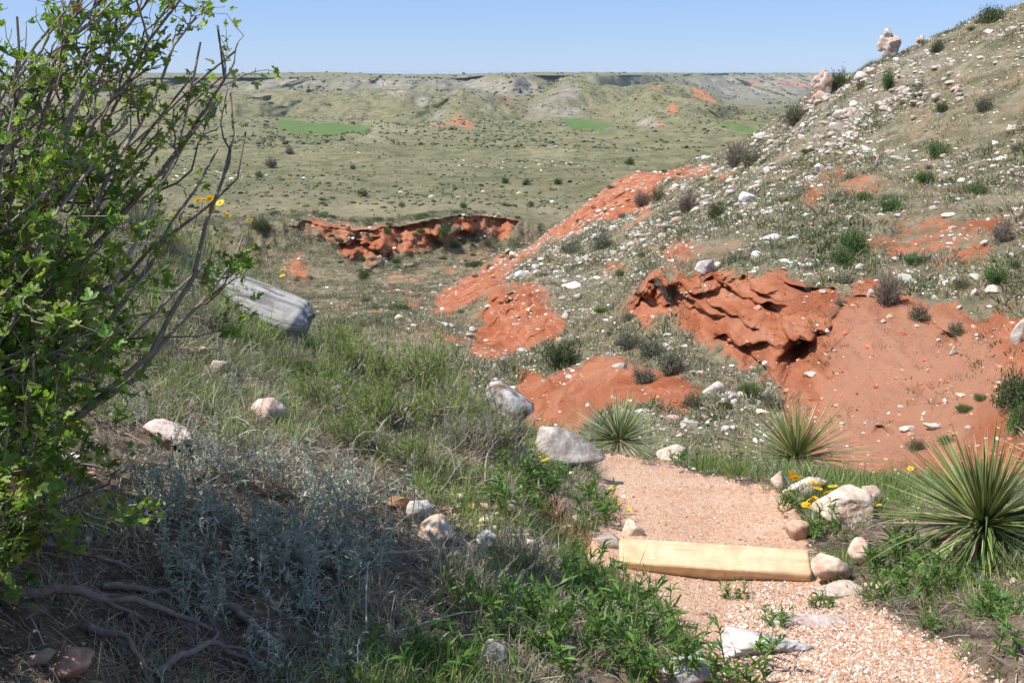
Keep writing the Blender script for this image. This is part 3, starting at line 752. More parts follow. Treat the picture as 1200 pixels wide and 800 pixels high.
# ---------------------------------------------------------------- gravel
A = Acc()
pcol = [(0.62,0.46,0.36),(0.55,0.33,0.23),(0.66,0.55,0.45),(0.40,0.24,0.16),(0.66,0.52,0.42),(0.50,0.42,0.36),(0.30,0.20,0.15)]
GRV = zone_px([(860,640),(1000,690),(1080,740),(1190,830),(900,900),(840,780)], 20)
PAT = (path > 0.35) & (GR > 1.6) & (GR < 7.2) & VIS
V1, F1 = ICO[1]
P, Nn, i, j = scatter(PAT, 17000, persp*(0.3+1.8*GRV))
s = np.exp(RNG.normal(size=len(P))*0.45)*0.0026
stamp(A, V1, F1, P+Nn*0.001, rand_rot(len(P)), s[:, None]*RNG.uniform(0.6, 1.3, (len(P), 3)), pick(pcol, len(P), v=0.18, h=0.05))
for q in range(6):
    V2, F2 = rock_shape(300+q, 2, (1, 0.85, 0.55), 9, 0.03)
    P, Nn, i, j = scatter(PAT, 1000, persp*(0.07+2.4*GRV))
    s = np.exp(RNG.normal(size=len(P))*0.42)*0.0029
    stamp(A, V2, F2, P+Nn*(s*0.15)[:, None], rotz(RNG.uniform(0, 6.28, len(P))), s, pick(pcol, len(P), v=0.16, h=0.05))
    P, Nn, i, j = scatter(BANK, 420, persp*sstep(-0.1, 0.3, gn2))
    s = np.exp(RNG.normal(size=len(P))*0.5)*0.0085
    stamp(A, V2, F2, P+Nn*(s*0.2)[:, None], rotz(RNG.uniform(0, 6.28, len(P))), s, pick(pcol+[(0.6,0.57,0.52)], len(P), v=0.2, h=0.05))
link('gravel', A.mesh('gravel', M_PEB, False), kind='stuff', label='loose pink and cream gravel on the footpath')

# ---------------------------------------------------------------- hillside cover (grass clumps, scattered small stones)
HV = (GR > 13) & (GR < 135) & VIS
hn = fb(HV, X/4, Y/4, octs=4, seed=71)
A = Acc()
ctop = (0.17,0.17,0.085)
P, Nn, i, j = scatter(HV & (red < 0.5), 33000, sstep(-0.7, 0.2, hn)/np.maximum(GR, 20)**0.55)
rr_ = np.hypot(P[:, 0], P[:, 1])
m_ = len(P)
tufts(A, P, Nn, 8, 0.16+rr_*0.0024, 0.026, [(0.19,0.185,0.095),(0.27,0.24,0.155),(0.15,0.16,0.075),(0.31,0.29,0.22),(0.36,0.30,0.21),(0.24,0.24,0.17)], spread=0.9, rad=0.12, droop=(0.1, 0.5), nseg=2)
P, Nn, i, j = scatter(HV & (red >= 0.4), 650, sstep(-0.1, 0.5, hn)/np.maximum(GR, 20)**1.2)
tufts(A, P, Nn, 10, 0.16, 0.02, [(0.16,0.15,0.075),(0.20,0.17,0.10),(0.10,0.13,0.05)], spread=0.9, rad=0.10, nseg=2)
P, Nn, i, j = scatter(HV & (red < 0.3), 2300, sstep(-0.1, 0.35, hn)/np.maximum(GR, 20)**0.5)
tufts(A, P, Nn, 26, 0.30, 0.05, [(0.12,0.145,0.065),(0.18,0.185,0.11),(0.10,0.12,0.05),(0.22,0.21,0.15)], spread=1.0, rad=0.24, droop=(0.1, 0.4), nseg=2)
link('hillside_grass', A.mesh('hillside_grass', M_FAR), kind='stuff', label='thin olive grass clumps covering the hillside')
# ---------------------------------------------------------------- rocks near the path (each its own shape)
WHITE, CREAM, PINK, TAN, GREY, BROWN = (0.62,0.59,0.55), (0.66,0.53,0.41), (0.58,0.37,0.29), (0.52,0.36,0.25), (0.33,0.29,0.26), (0.24,0.14,0.09)
def rock(name, px, py, r0, r1, dims, label, c0, c1, seed, rz=0.0, tilt=(0, 0), sink=0.35, sub=4, planes=12, noise=0.07, cat='rock', group=None, f=3.0, mat=None, P=None, freq=2.0):
    p, n = at(px, py, r0, r1) if P is None else (P, None)
    V, F = rock_shape(seed, sub, dims, planes, noise, freq)
    lo = V[:, 2].min()
    C = rock_cols(V, c0, c1, seed, f)
    me = mesh_np(name, V, [F], C, (mat or M_ROCK,), True)
    h = -lo*(1-2*sink)
    o = link(name, me, None, (p.x, p.y, p.z+h), label, cat, group)
    o.rotation_euler = (tilt[0], tilt[1], rz)
    return o
# (px, py of the foot on the ground), half sizes in metres
rock('boulder', 598, 500, 4.5, 6.6, (0.155, 0.13, 0.155), 'square white-topped boulder with a dark brown shaded side on the bank crest', BROWN, (0.70,0.68,0.64), 11, 0.3, (0.1, 0.15), sink=0.10, planes=9, noise=0.05)
rock('boulder', 593, 520, 4.3, 6.4, (0.10, 0.09, 0.07), 'low dark stone wedged under the white-topped boulder', (0.30,0.24,0.20), (0.14,0.10,0.08), 12, 1.0, sink=0.2)
rock('boulder', 660, 548, 4.5, 6.6, (0.225, 0.15, 0.17), 'broad grey-brown boulder with lichen beside the start of the red path', (0.36,0.31,0.27), (0.50,0.45,0.40), 14, -0.1, (0.0, 0.10), sink=0.15, sub=5, planes=11, noise=0.10)
rock('rock', 790, 534, 5.5, 7.5, (0.14, 0.09, 0.075), 'cream pointed rock at the far edge of the path beside the small yucca', CREAM, (0.72,0.64,0.54), 15, 0.4, (0, 0.15), sink=0.2)
rock('rock', 915, 572, 4.3, 6.4, (0.055, 0.05, 0.065), 'small upright cream stone at the left end of the flowering row', CREAM, TAN, 16, 0.2, sink=0.2)
rock('rock', 946, 578, 4.3, 6.4, (0.135, 0.055, 0.055), 'long low cream stone behind the yellow flowers', CREAM, (0.70,0.60,0.50), 17, 0.25, sink=0.2)
rock('rock', 990, 603, 4.3, 5.6, (0.175, 0.11, 0.105), 'large pale cream boulder right of the yellow flowers', (0.72,0.60,0.48), (0.60,0.42,0.31), 18, 0.15, (0.0, -0.15), sink=0.18, sub=5, planes=12, noise=0.09)
rock('rock', 1018, 592, 4.3, 5.6, (0.05, 0.05, 0.06), 'small rounded pink stone leaning on the right end of the cream boulder', PINK, CREAM, 19, sink=0.2)
rock('rock', 934, 630, 3.6, 5.0, (0.065, 0.045, 0.075), 'pinkish wedge-shaped rock standing above the right end of the timber step', PINK, TAN, 20, -0.4, (0.1, 0.35), sink=0.25, planes=8)
rock('rock', 972, 680, 3.2, 4.4, (0.075, 0.06, 0.068), 'blocky split pink-cream rock touching the right end of the timber', CREAM, PINK, 23, 0.1, (0.05, -0.1), sink=0.12, planes=7, noise=0.06)
rock('rock', 1011, 662, 3.2, 4.6, (0.055, 0.05, 0.07), 'rounded cream rock behind the blocky rock right of the timber', CREAM, PINK, 24, 0.7, sink=0.2)
rock('rock', 740, 624, 3.4, 5.2, (0.055, 0.065, 0.045), 'smooth cream stone above the left end of the timber step', (0.66,0.54,0.43), CREAM, 25, 0.9, (0.2, 0.2), sink=0.2)
rock('rock', 716, 640, 3.3, 4.6, (0.06, 0.05, 0.035), 'flat grey-brown stone touching the left end of the timber step', (0.45,0.34,0.28), GREY, 26, sink=0.3)
rock('rock', 878, 762, 2.2, 3.4, (0.185, 0.06, 0.045), 'long flat white slab of stone set across the lower path', (0.70,0.68,0.65), (0.52,0.47,0.44), 27, 0.12, (0.05, 0), sink=0.15, sub=5, noise=0.12, freq=3.0)
rock('rock', 800, 796, 2.2, 3.2, (0.085, 0.055, 0.05), 'ridged white stone at the bottom edge of the path below the long slab', (0.66,0.63,0.60), (0.40,0.35,0.32), 28, 0.3, sink=0.25, noise=0.12)
rock('rock', 940, 730, 2.5, 3.6, (0.17, 0.06, 0.02), 'pinkish flat slab almost buried in the gravel above the white slab', (0.56,0.40,0.35), (0.60,0.48,0.43), 29, 0.2, sink=0.30)
rock('rock', 990, 695, 2.8, 3.8, (0.13, 0.07, 0.018), 'buff flat slab buried in gravel below the blocky rock', (0.60,0.45,0.36), (0.58,0.47,0.40), 30, 0.35, sink=0.30)
rock('rock', 984, 688, 2.8, 3.8, (0.014, 0.012, 0.010), 'small brown pebble on the gravel in front of the blocky rock', BROWN, (0.4,0.24,0.14), 31, sink=0.1, sub=3)
rock('rock', 512, 632, 2.6, 4.4, (0.072, 0.058, 0.055), 'white and rust stone in the middle of the lower bank', (0.70,0.60,0.52), (0.55,0.36,0.24), 32, 0.5, sink=0.1)
rock('rock', 492, 610, 2.6, 4.4, (0.045, 0.038, 0.05), 'small white stone just above the white and rust stone', (0.62,0.60,0.57), (0.50,0.44,0.38), 33, sink=0.1)
rock('rock', 468, 597, 2.6, 4.4, (0.048, 0.04, 0.036), 'small rust-orange stone under the feathery green bush', (0.42,0.22,0.10), (0.33,0.2,0.12), 34, sink=0.1)
rock('rock', 532, 652, 2.6, 4.2, (0.028, 0.024, 0.018), 'flat tan stone right below the white and rust stone', TAN, CREAM, 35, sink=0.2)
rock('rock', 572, 640, 2.6, 4.2, (0.045, 0.04, 0.035), 'grey-white stone among dry grass near the bank foot', WHITE, GREY, 36, sink=0.1)
rock('rock', 318, 492, 3.2, 5.2, (0.075, 0.055, 0.06), 'squarish pink stone on the bank below the log', (0.60,0.42,0.36), (0.66,0.55,0.48), 37, 0.2, sink=0.1, planes=8)
rock('rock', 262, 440, 3.4, 5.6, (0.065, 0.04, 0.045), 'rough whitish stone in the dry grass below the log', (0.56,0.46,0.38), (0.42,0.34,0.28), 38, 0.6, sink=0.1)
rock('rock', 236, 415, 3.4, 5.6, (0.035, 0.03, 0.025), 'small flat pink stone close under the log', PINK, TAN, 39, sink=0.1)
rock('rock', 198, 520, 3.0, 4.6, (0.09, 0.05, 0.035), 'pale pink slab in the shade at the edge of the big bush', (0.66,0.54,0.48), (0.50,0.38,0.33), 40, -0.3, (0.1, 0.2), sink=0.1)
rock('rock', 78, 790, 1.6, 3.0, (0.05, 0.04, 0.04), 'reddish-brown stone in the dark corner under the big bush', (0.42,0.25,0.19), (0.36,0.22,0.17), 41, sink=0.15)
rock('rock', 52, 778, 1.6, 3.0, (0.035, 0.03, 0.02), 'tan stone beside the reddish stone in the dark corner', (0.42,0.30,0.22), TAN, 42, sink=0.15)
rock('rock', 150, 600, 2.2, 3.6, (0.035, 0.03, 0.022), 'grey flat stone in shade left of the silvery sage', (0.44,0.36,0.32), GREY, 43, sink=0.2)
rock('rock', 575, 770, 2.1, 3.0, (0.045, 0.04, 0.035), 'knobbly whitish stone at the bottom of the bank by the leafy weeds', (0.52,0.47,0.43), (0.34,0.30,0.27), 44, sink=0.1, noise=0.12)
rock('rock', 600, 600, 3.0, 5.0, (0.05, 0.04, 0.035), 'grey stone in the shaded red cut left of the path', GREY, TAN, 45, sink=0.2)
rock('rock', 560, 690, 2.2, 3.4, (0.04, 0.03, 0.025), 'orange-brown stone in the litter at the foot of the bank', (0.45,0.26,0.15), (0.5,0.36,0.25), 46, sink=0.2)
rock('rock', 1022, 690, 2.8, 4.2, (0.04, 0.03, 0.02), 'low cream stone at the right edge of the gravel', CREAM, PINK, 47, sink=0.25)

# timber step across the path
def plank_mesh():
    import bmesh
    bm = bmesh.new()
    nx, ny = 90, 12
    Lh, Wd, Ht = 0.39, 0.062, 0.055
    ring = []
    for k in range(40):
        a = 2*math.pi*k/40
        c, s = math.cos(a), math.sin(a)
        e = 0.22
        ring.append((math.copysign(abs(c)**e, c)*Wd, math.copysign(abs(s)**e, s)*Ht))
    xs = np.concatenate([[-Lh-0.004], np.linspace(-Lh, Lh, nx), [Lh+0.004]])
    rg = np.random.default_rng(5)
    V = []
    for ix, x in enumerate(xs):
        sc = 0.9 if ix in (0, len(xs)-1) else 1.0
        for (y, z) in ring: V.append((x, y*sc, z*sc))
    V = np.array(V)
    q = V.copy()
    n = fbm(q[:, 0]*3, q[:, 1]*60, q[:, 2]*60, octs=3, seed=3)
    V[:, 2] += 0.0022*n+0.004*np.sin(q[:, 0]*4+1); V[:, 1] += 0.0025*n
    endc = np.exp(-((np.abs(q[:, 0])-Lh)/0.02)**2)
    V[:, 0] += endc*0.008*fbm(q[:, 1]*30, q[:, 2]*30, octs=2, seed=9)
    K = 40; NX = len(xs)
    b = (np.arange(NX-1)*K)[:, None]; s = np.arange(K)[None, :]
    F = np.stack([b+s, b+(s+1) % K, b+K+(s+1) % K, b+K+s], -1).reshape(-1, 4)
    caps = [np.arange(K)[None, ::-1], ((NX-1)*K+np.arange(K))[None, :]]
    c = np.array([0.66, 0.50, 0.32]); w_ = sstep(-0.2, 0.5, fbm(q[:, 0]*5, q[:, 1]*40, q[:, 2]*40, octs=4, seed=4))[:, None]
    C = c*(1-w_)+np.array([0.64, 0.45, 0.25])*w_
    return V, [F]+caps, C
def mat_wood(name, sx, dark, amt, bump, sc=1.0):
    m, nt, N, L = new_mat(name)
    out = N('ShaderNodeOutputMaterial'); p = N('ShaderNodeBsdfPrincipled'); p.inputs['Roughness'].default_value = 0.85
    p.inputs['Specular IOR Level'].default_value = 0.2
    at_ = N('ShaderNodeAttribute'); at_.attribute_name = 'col'
    tc = N('ShaderNodeTexCoord'); mp = N('ShaderNodeMapping'); mp.inputs['Scale'].default_value = (sx, 45*sc, 45*sc)
    n = N('ShaderNodeTexNoise'); n.inputs['Scale'].default_value = 1.0; n.inputs['Detail'].default_value = 8; n.inputs['Roughness'].default_value = 0.65
    n2 = N('ShaderNodeTexNoise'); n2.inputs['Scale'].default_value = 14; n2.inputs['Detail'].default_value = 8; n2.inputs['Roughness'].default_value = 0.7
    r = N('ShaderNodeValToRGB'); r.color_ramp.elements[0].position = 0.50; r.color_ramp.elements[1].position = 0.68; r.color_ramp.elements[1].color = (amt, amt, amt, 1)
    mx = N('ShaderNodeMix'); mx.data_type = 'RGBA'; mx.inputs['B'].default_value = (*dark, 1)
    mm = N('ShaderNodeMapRange'); mm.inputs['From Min'].default_value = 0.35; mm.inputs['From Max'].default_value = 0.65; mm.inputs['To Min'].default_value = 0.8; mm.inputs['To Max'].default_value = 1.15
    mu = N('ShaderNodeVectorMath'); mu.operation = 'SCALE'
    bp = N('ShaderNodeBump'); bp.inputs['Strength'].default_value = bump; bp.inputs['Distance'].default_value = 0.01
    L(tc.outputs['Object'], mp.inputs[0]); L(mp.outputs[0], n.inputs['Vector']); L(tc.outputs['Object'], n2.inputs['Vector'])
    L(n.outputs['Fac'], r.inputs[0]); L(r.outputs[0], mx.inputs['Factor']); L(at_.outputs['Color'], mx.inputs['A'])
    L(n2.outputs['Fac'], mm.inputs['Value']); L(mx.outputs['Result'], mu.inputs[0]); L(mm.outputs[0], mu.inputs['Scale'])
    L(mu.outputs[0], p.inputs['Base Color']); L(n.outputs['Fac'], bp.inputs['Height']); L(bp.outputs[0], p.inputs['Normal']); L(p.outputs[0], out.inputs[0])
    return m
M_WOOD = mat_wood('yellow_timber', 3.0, (0.42, 0.27, 0.16), 0.6, 0.8)
M_LOG = mat_wood('grey_weathered_wood', 3.5, (0.16, 0.145, 0.13), 0.6, 0.6, 0.35)
V, F, C = plank_mesh()
pl_, _n = at(728, 664, 3.3, 4.4); pr_, _n = at(950, 680, 3.3, 4.4)
mid = (pl_+pr_)/2; dv_ = pr_-pl_
step = link('timber_step', mesh_np('timber_step', V, F, C, (M_WOOD,), True), None, (mid.x, mid.y+0.05, mid.z+0.012), 'yellow timber beam set across the gravel path as a step', 'timber step')
step.rotation_euler = (math.radians(26), -math.atan2(dv_.z, math.hypot(dv_.x, dv_.y)), math.atan2(dv_.y, dv_.x))
step.scale = (dv_.length/0.78, 1, 1)

# weathered log on the bank
def log_mesh():
    K, NX = 64, 150
    xs = np.linspace(-0.5, 0.5, NX); an = np.arange(K)*2*math.pi/K
    c, s = np.cos(an), np.sin(an); e = 0.72
    ry = np.sign(c)*np.abs(c)**e*0.115; rz_ = np.sign(s)*np.abs(s)**e*0.092
    Xg = np.repeat(xs, K); Yg = np.tile(ry, NX); Zg = np.tile(rz_, NX)
    A_ = np.tile(an, NX)
    q = fbm(Xg*2.2, np.cos(A_)*2.3, np.sin(A_)*2.3, octs=4, seed=51)
    crack = np.clip(fbm(Xg*2.6, np.cos(A_)*6, np.sin(A_)*6, octs=4, seed=52, ridged=True)-0.25, 0, 1)
    wobble = fbm(Xg*1.6+3, Xg*0, octs=3, seed=53)
    sc = 1+0.06*q-0.08*crack
    taper = 1-0.10*np.abs(Xg*2)**3
    endr = 1-0.42*sstep(0.42, 0.5, np.abs(Xg))**2
    V = np.stack([Xg*1.0, Yg*sc*taper*endr, Zg*sc*taper*endr+0.012*wobble], -1)
    V[:, 0] += (np.abs(Xg) > 0.47)*np.sign(Xg)*0.03*fbm(Yg*20, Zg*20, octs=3, seed=54)
    b = (np.arange(NX-1)*K)[:, None]; t = np.arange(K)[None, :]
    F = np.stack([b+t, b+(t+1) % K, b+K+(t+1) % K, b+K+t], -1).reshape(-1, 4)
    caps = [np.arange(K)[None, ::-1], ((NX-1)*K+np.arange(K))[None, :]]
    m = sstep(-0.1, 0.5, fbm(Xg*4, np.cos(A_)*8, np.sin(A_)*8, octs=4, seed=55))[:, None]
    C = np.array([0.40, 0.385, 0.36])*(1-m)+np.array([0.29, 0.27, 0.25])*m
    C = C*(1-0.55*sstep(0.1, 0.4, crack))[:, None]
    return V, [F]+caps, C
V, F, C = log_mesh()
a_ = Vector(P3(200, 318, 5.30)); b_ = Vector(P3(356, 374, 5.0)); dl = (b_-a_)
lg = link('log', mesh_np('log', V, F, C, (M_LOG,), True), None, (a_+b_)/2-Vector((0, 0, 0.02)), 'cracked silver-grey weathered log lying on the crest of the bank', 'log')
lg.rotation_euler = (math.radians(28), -math.atan2(dl.z, math.hypot(dl.x, dl.y)), math.atan2(dl.y, dl.x))
lg.scale = (dl.length*1.04, 1.15, 0.95)

# ---------------------------------------------------------------- rocks of the far hillside
def hill_rock(name, px, py, w, h, label, c0=(0.62,0.58,0.53), c1=(0.52,0.42,0.34), seed=1, r0=14, r1=130, tall=None, rz=0.0, tilt=(0, 0), sink=0.2, planes=11, noise=0.08, cat='rock', sub=4, group=None):
    p, n = at(px, py+h*0.5, r0, r1)
    rr_ = math.hypot(p.x, p.y)
    s = rr_/FOC*0.5
    return rock(name, px, py, r0, r1, (w*s*0.95, w*s*0.7, h*s*1.1), label, c0, c1, seed, rz, tilt, sink, sub, planes, noise, cat, group, 3.0, M_HILLROCK, p)
hill_rock('boulder', 826, 312, 27, 19, 'single white boulder perched above the dark hollow of the red cliff', seed=61, tilt=(0, -0.6), r1=60, c0=(0.68,0.66,0.62), c1=(0.45,0.42,0.40), sink=0.05)
# rock outcrops on the ridge
def tower(px, py, w, h, label, seed, lean=0.0):
    p, n = at(px, py, 60, 130)
    s = math.hypot(p.x, p.y)/FOC
    bl = [(0.1, 0, -0.6, 1.0, 0.6), (0.0, 0.1, -0.1, 0.85, 0.6), (-0.3, 0, 0.3, 0.72, 0.42), (0.3, -0.1, 0.35, 0.62, 0.5), (0.15, 0.1, 0.72, 0.5, 0.34), (0.9, 0, -0.5, 0.7, 0.45), (1.4, 0.1, -0.75, 0.6, 0.4)]
    Vs, Fs, nv = [], [], 0
    for q, (bx, by, bz, bw, bh) in enumerate(bl):
        v_, f_ = rock_shape(seed*13+q, 4, (bw, bw*0.85, bh), 8, 0.14, 2.4)
        Vs.append(v_+np.array([bx, by, bz])); Fs.append(f_+nv); nv += len(v_)
    V, F = np.concatenate(Vs), np.concatenate(Fs)
    Z = V[:, 2]
    prof = 1.0+0*Z
    V = V*np.stack([prof, prof, np.ones_like(prof)], -1)
    V[:, 0] += lean*np.clip(Z, 0, 1)
    V *= np.array([w*s*0.58, w*s*0.58, h*s*0.60])
    C = rock_cols(V, (0.60,0.53,0.46), (0.50,0.33,0.25), seed, 4.0)
    return link('rock_outcrop', mesh_np('rock_outcrop', V, [F], C, (M_HILLROCK,), True), None, (p.x, p.y, p.z+h*s*0.28), label, 'rock')
tower(1040, 66, 22, 36, 'knobbly pale rock tower standing out against the sky', 71, -0.35)
tower(1073, 44, 9, 12, 'small dark rock knob on the skyline above the pale tower', 76, 0.1)
tower(962, 116, 22, 36, 'white-topped rock block at the edge of the ridge with the far rim behind', 73, 0.05)
for k, (px, py, w, h, lab) in enumerate([
    (985,133,20,12,'wide pale slab lying below the white-topped rock block'),(978,148,20,10,'grey-white ledge stone under the wide pale slab'),(974,156,11,6,'small white stone at the foot of the ledge stones'),
    (1010,88,30,12,'flat bedded ledge between the two rock towers'),(1000,122,10,8,'rounded boulder beside the shrubs on the ridge'),(950,131,9,8,'small white block left of the wide pale slab'),
    (893,158,20,9,'leaning pale slab with a dark underside on the lower ridge'),(905,166,14,7,'pale stone tucked beneath the leaning slab'),(884,168,9,6,'white stone downhill of the leaning slab'),
    (1063,107,9,9,'grey square stone on the slope right of the rock tower'),(1028,190,9,12,'white upright stone on the middle slope'),(1070,138,10,6,'white stone resting on a dark green shrub top'),
    (852,190,11,6,'pale stone at the crown of the ridge near the bare tree'),(838,194,8,5,'white stone left of the bare ridge tree'),(868,196,9,5,'white stone right of the bare ridge tree'),
    (854,224,15,9,'large pale stone in the stony band of the ridge'),(815,244,15,6,'broad flat white stone in the stony band'),(898,200,9,12,'tall white stone in the stony band'),
    (741,284,14,8,'white slab of the stone pair above the red hump'),(732,291,10,7,'left stone of the pair above the red hump'),(748,275,13,7,'grey slab above the stone pair'),
    (728,320,0,0,None),(676,333,11,7,'isolated white stone between the red hump and the cliff'),(678,347,10,8,'white block below the isolated white stone'),(664,368,13,11,'speckled white and brown rock beside the red hump'),
    (1152,284,12,7,'white stone at the edge of the red scar right of the hill'),(1112,250,20,5,'long flat white stone lying across the slope'),(1185,200,10,10,'white block at the right edge of the hill'),
    (985,302,7,9,'white stone under the pair of bright green bushes'),(1007,312,12,10,'cream stone group member below the bright green bushes'),(1020,342,10,12,'white rock under the grey bare bush on the cliff top'),
    (946,336,13,7,'cream flat stone on the lip of the red cliff'),(963,341,10,5,'small cream stone right of the flat lip stone'),(836,450,30,22,'pale rock with a dark cave-like gap on the gully floor'),
    (848,468,14,9,'cream stone right below the cave-like rock'),(822,478,10,6,'small pale stone left below the cave-like rock'),(1092,498,24,9,'cream slab at the bottom right of the red amphitheatre'),
    (1117,410,9,12,'white and brown rock standing on the right red slope'),(1140,342,9,9,'white stone on the grassy edge above the right red slope'),(1190,385,16,34,'pale grey stone seam at the right edge of the red slope'),
    (969,387,8,7,'small white stone in the middle of the red cliff'),(504,0,0,0,None),(467,370,16,8,'flat white stone beside a green shrub in the gully'),(690,473,8,6,'lone pale stone on the smooth red slope'),
    (572,358,10,5,'white stone at the left foot of the red hump'),(553,385,13,8,'pale stone heap in front of the red hump'),(606,310,8,4,'white stone under the red nose'),(596,292,9,7,'pale stone on the gully edge'),
    (1036,376,7,5,'tiny cream stone on the smooth tan slope'),(880,560,0,0,None),(775,382,0,0,None),(1125,360,8,5,'white stone below the grassy edge on the right')]):
    if lab: hill_rock('rock', px, py, w, h, lab, seed=80+k, rz=random.uniform(-0.6, 0.6), sub=3, tilt=(0, random.uniform(-0.3, 0.3)))

# broken ledges between and below the towers
for k in range(78):
    if k < 52: px, py = random.uniform(985, 1125), 0; py = 62+(1125-px)*0.16+random.uniform(6, 58)
    else: px, py = random.uniform(930, 1005), random.uniform(118, 165)
    p_, n_ = at(px, py, 55, 125); s_ = math.hypot(p_.x, p_.y)/FOC*random.uniform(2.2, 6.5)
    V_, F_ = rock_shape(1200+k, 3, (1.25, 0.9, 0.8), 8, 0.2, 2.2)
    o_ = link('ledge_block', mesh_np('ledge_block', V_, [F_], rock_cols(V_, (0.58,0.52,0.46), (0.46,0.33,0.26), k+3), (M_HILLROCK,), True), None, (p_.x, p_.y, p_.z+s_*0.3),
              'broken pale ledge block on the ridge between the rock towers' if k < 52 else 'broken pale block below the white-topped rock on the ridge', 'rock', 'ledge blocks between the towers' if k < 52 else 'blocks below the white-topped rock')
    o_.scale = (s_, s_, s_*random.uniform(0.6, 1.1)); o_.rotation_euler = (random.uniform(-0.3, 0.3), random.uniform(-0.3, 0.3), random.uniform(0, 6.28))
# scattered stones: ~220 larger ones stand alone, the thousands of small ones are one rubble object
def where_label(px, py, r):
    if r > 105 and px < 660: return 'in the cut bank of the valley', 'stones in the valley cut'
    if px > 1060 and py < 110: return 'on the top right of the hill near the skyline', 'stones on the hill top'
    if px > 960 and py < 170: return 'on the steep slope below the rock towers', 'stones below the rock towers'
    if px > 1060 and py < 260: return 'on the grassy slope at the right edge of the hill', 'stones on the right slope'
    if px > 860 and py < 260: return 'in the middle of the stony hillside', 'stones in the middle of the hillside'
    if py < 260: return 'along the pale stony ridge band', 'stones of the ridge band'
    if px > 930 and py < 345: return 'on the slope just above the red cliff', 'stones above the red cliff'
    if px > 700 and py < 345: return 'between the ridge and the dark hollow', 'stones above the hollow'
    if px > 860: return 'scattered over the red amphitheatre', 'stones in the red amphitheatre'
    if px > 700: return 'on the gully bench under the cliff', 'stones on the gully bench'
    if px > 600 and py > 400: return 'below the red hump', 'stones below the red hump'
    return 'beside the red hump and nose', 'stones by the red hump'
HROCK = [mesh_np('rock', *(lambda VF: (VF[0], [VF[1]], rock_cols(VF[0], (0.64,0.61,0.56), [(0.54,0.44,0.36),(0.48,0.44,0.40),(0.60,0.50,0.42)][q % 3], q)))(rock_shape(400+q, 3, (1, 0.75, 0.5), 10, 0.08)), mats=(M_HILLROCK,), smooth=True) for q in range(10)]
STONY = mask([[(560,345),(700,262),(760,238),(860,165),(960,90),(1050,60),(1200,0),(1200,120),(1080,170),(940,215),(880,262),(800,290),(720,340),(640,420),(560,400)]], 30, 130, 30, 20)
dens = (0.5+0.9*STONY)/np.maximum(GR, 25)**0.6*(1-0.85*np.clip(red*1.5, 0, 1))*np.clip(1.5-GR/120, 0.6, 1)
dens = dens*((AZ > math.radians(-2.5)) | (red > 0.2))*(0.25+sstep(-0.25, 0.35, hn))*(0.2+sstep(-0.1, 0.5, fb(HV, X/1.6, Y/1.6, octs=3, seed=73)))
P, Nn, i, j = scatter(HV & (slope < 0.8), 190, dens)
for k in range(len(P)):
    r = math.hypot(P[k, 0], P[k, 1]); px, py = SX[i[k], j[k]], SY[i[k], j[k]]
    s = float(np.clip(np.exp(RNG.normal()*0.3)*0.17*(0.5+r/110), 0.09, 0.42))
    wl, gl = where_label(px, py, r)
    kind = ['white', 'pale buff', 'greyish white'][k % 3]
    o = link('rock', HROCK[(k*7+k//10) % 10], None, (P[k, 0], P[k, 1], P[k, 2]+s*0.12), f'angular {kind} stone lying {wl}', 'rock', gl)
    o.scale = (s, s*random.uniform(0.7, 1.1), s*random.uniform(0.7, 1.2)); o.rotation_euler = (random.uniform(-0.5, 0.5), random.uniform(-0.5, 0.5), random.uniform(0, 6.28))
A = Acc()
for q in range(8):
    V2, F2 = rock_shape(500+q, 2, (1, 0.75, 0.5), 9, 0.04)
    P, Nn, i, j = scatter(HV & (slope < 0.8), 3200, dens)
    r = np.hypot(P[:, 0], P[:, 1])
    s = np.exp(RNG.normal(size=len(P))*0.6)*0.054*(0.45+r/90)
    tilt = rand_rot(len(P))*0.0+rotz(RNG.uniform(0, 6.28, len(P)))
    c, sn = np.cos(RNG.normal(size=len(P))*0.4), np.sin(RNG.normal(size=len(P))*0.4)
    stamp(A, V2, F2, P+Nn*(s*0.05)[:, None], tilt, s[:, None]*RNG.uniform(0.7, 1.3, (len(P), 3)), pick([(0.60,0.57,0.52),(0.52,0.44,0.36),(0.42,0.38,0.34),(0.50,0.33,0.25)], len(P), p=[.4,.28,.2,.12], v=0.2, h=0.04))
# red crumbs on the clay
V2, F2 = rock_shape(520, 2, (1, 0.8, 0.6), 9, 0.04)
P, Nn, i, j = scatter(HV & (red > 0.6) & (GR < 120), 1500, 1/np.maximum(GR, 20))
stamp(A, V2, F2, P, rotz(RNG.uniform(0, 6.28, len(P))), np.exp(RNG.normal(size=len(P))*0.5)*0.05, pick([(0.46,0.15,0.075),(0.36,0.11,0.05),(0.55,0.28,0.18)], len(P), v=0.15))
link('hillside_rubble', A.mesh('hillside_rubble', M_PEB), kind='stuff', label='small white stones strewn over the red and grassy hillside')
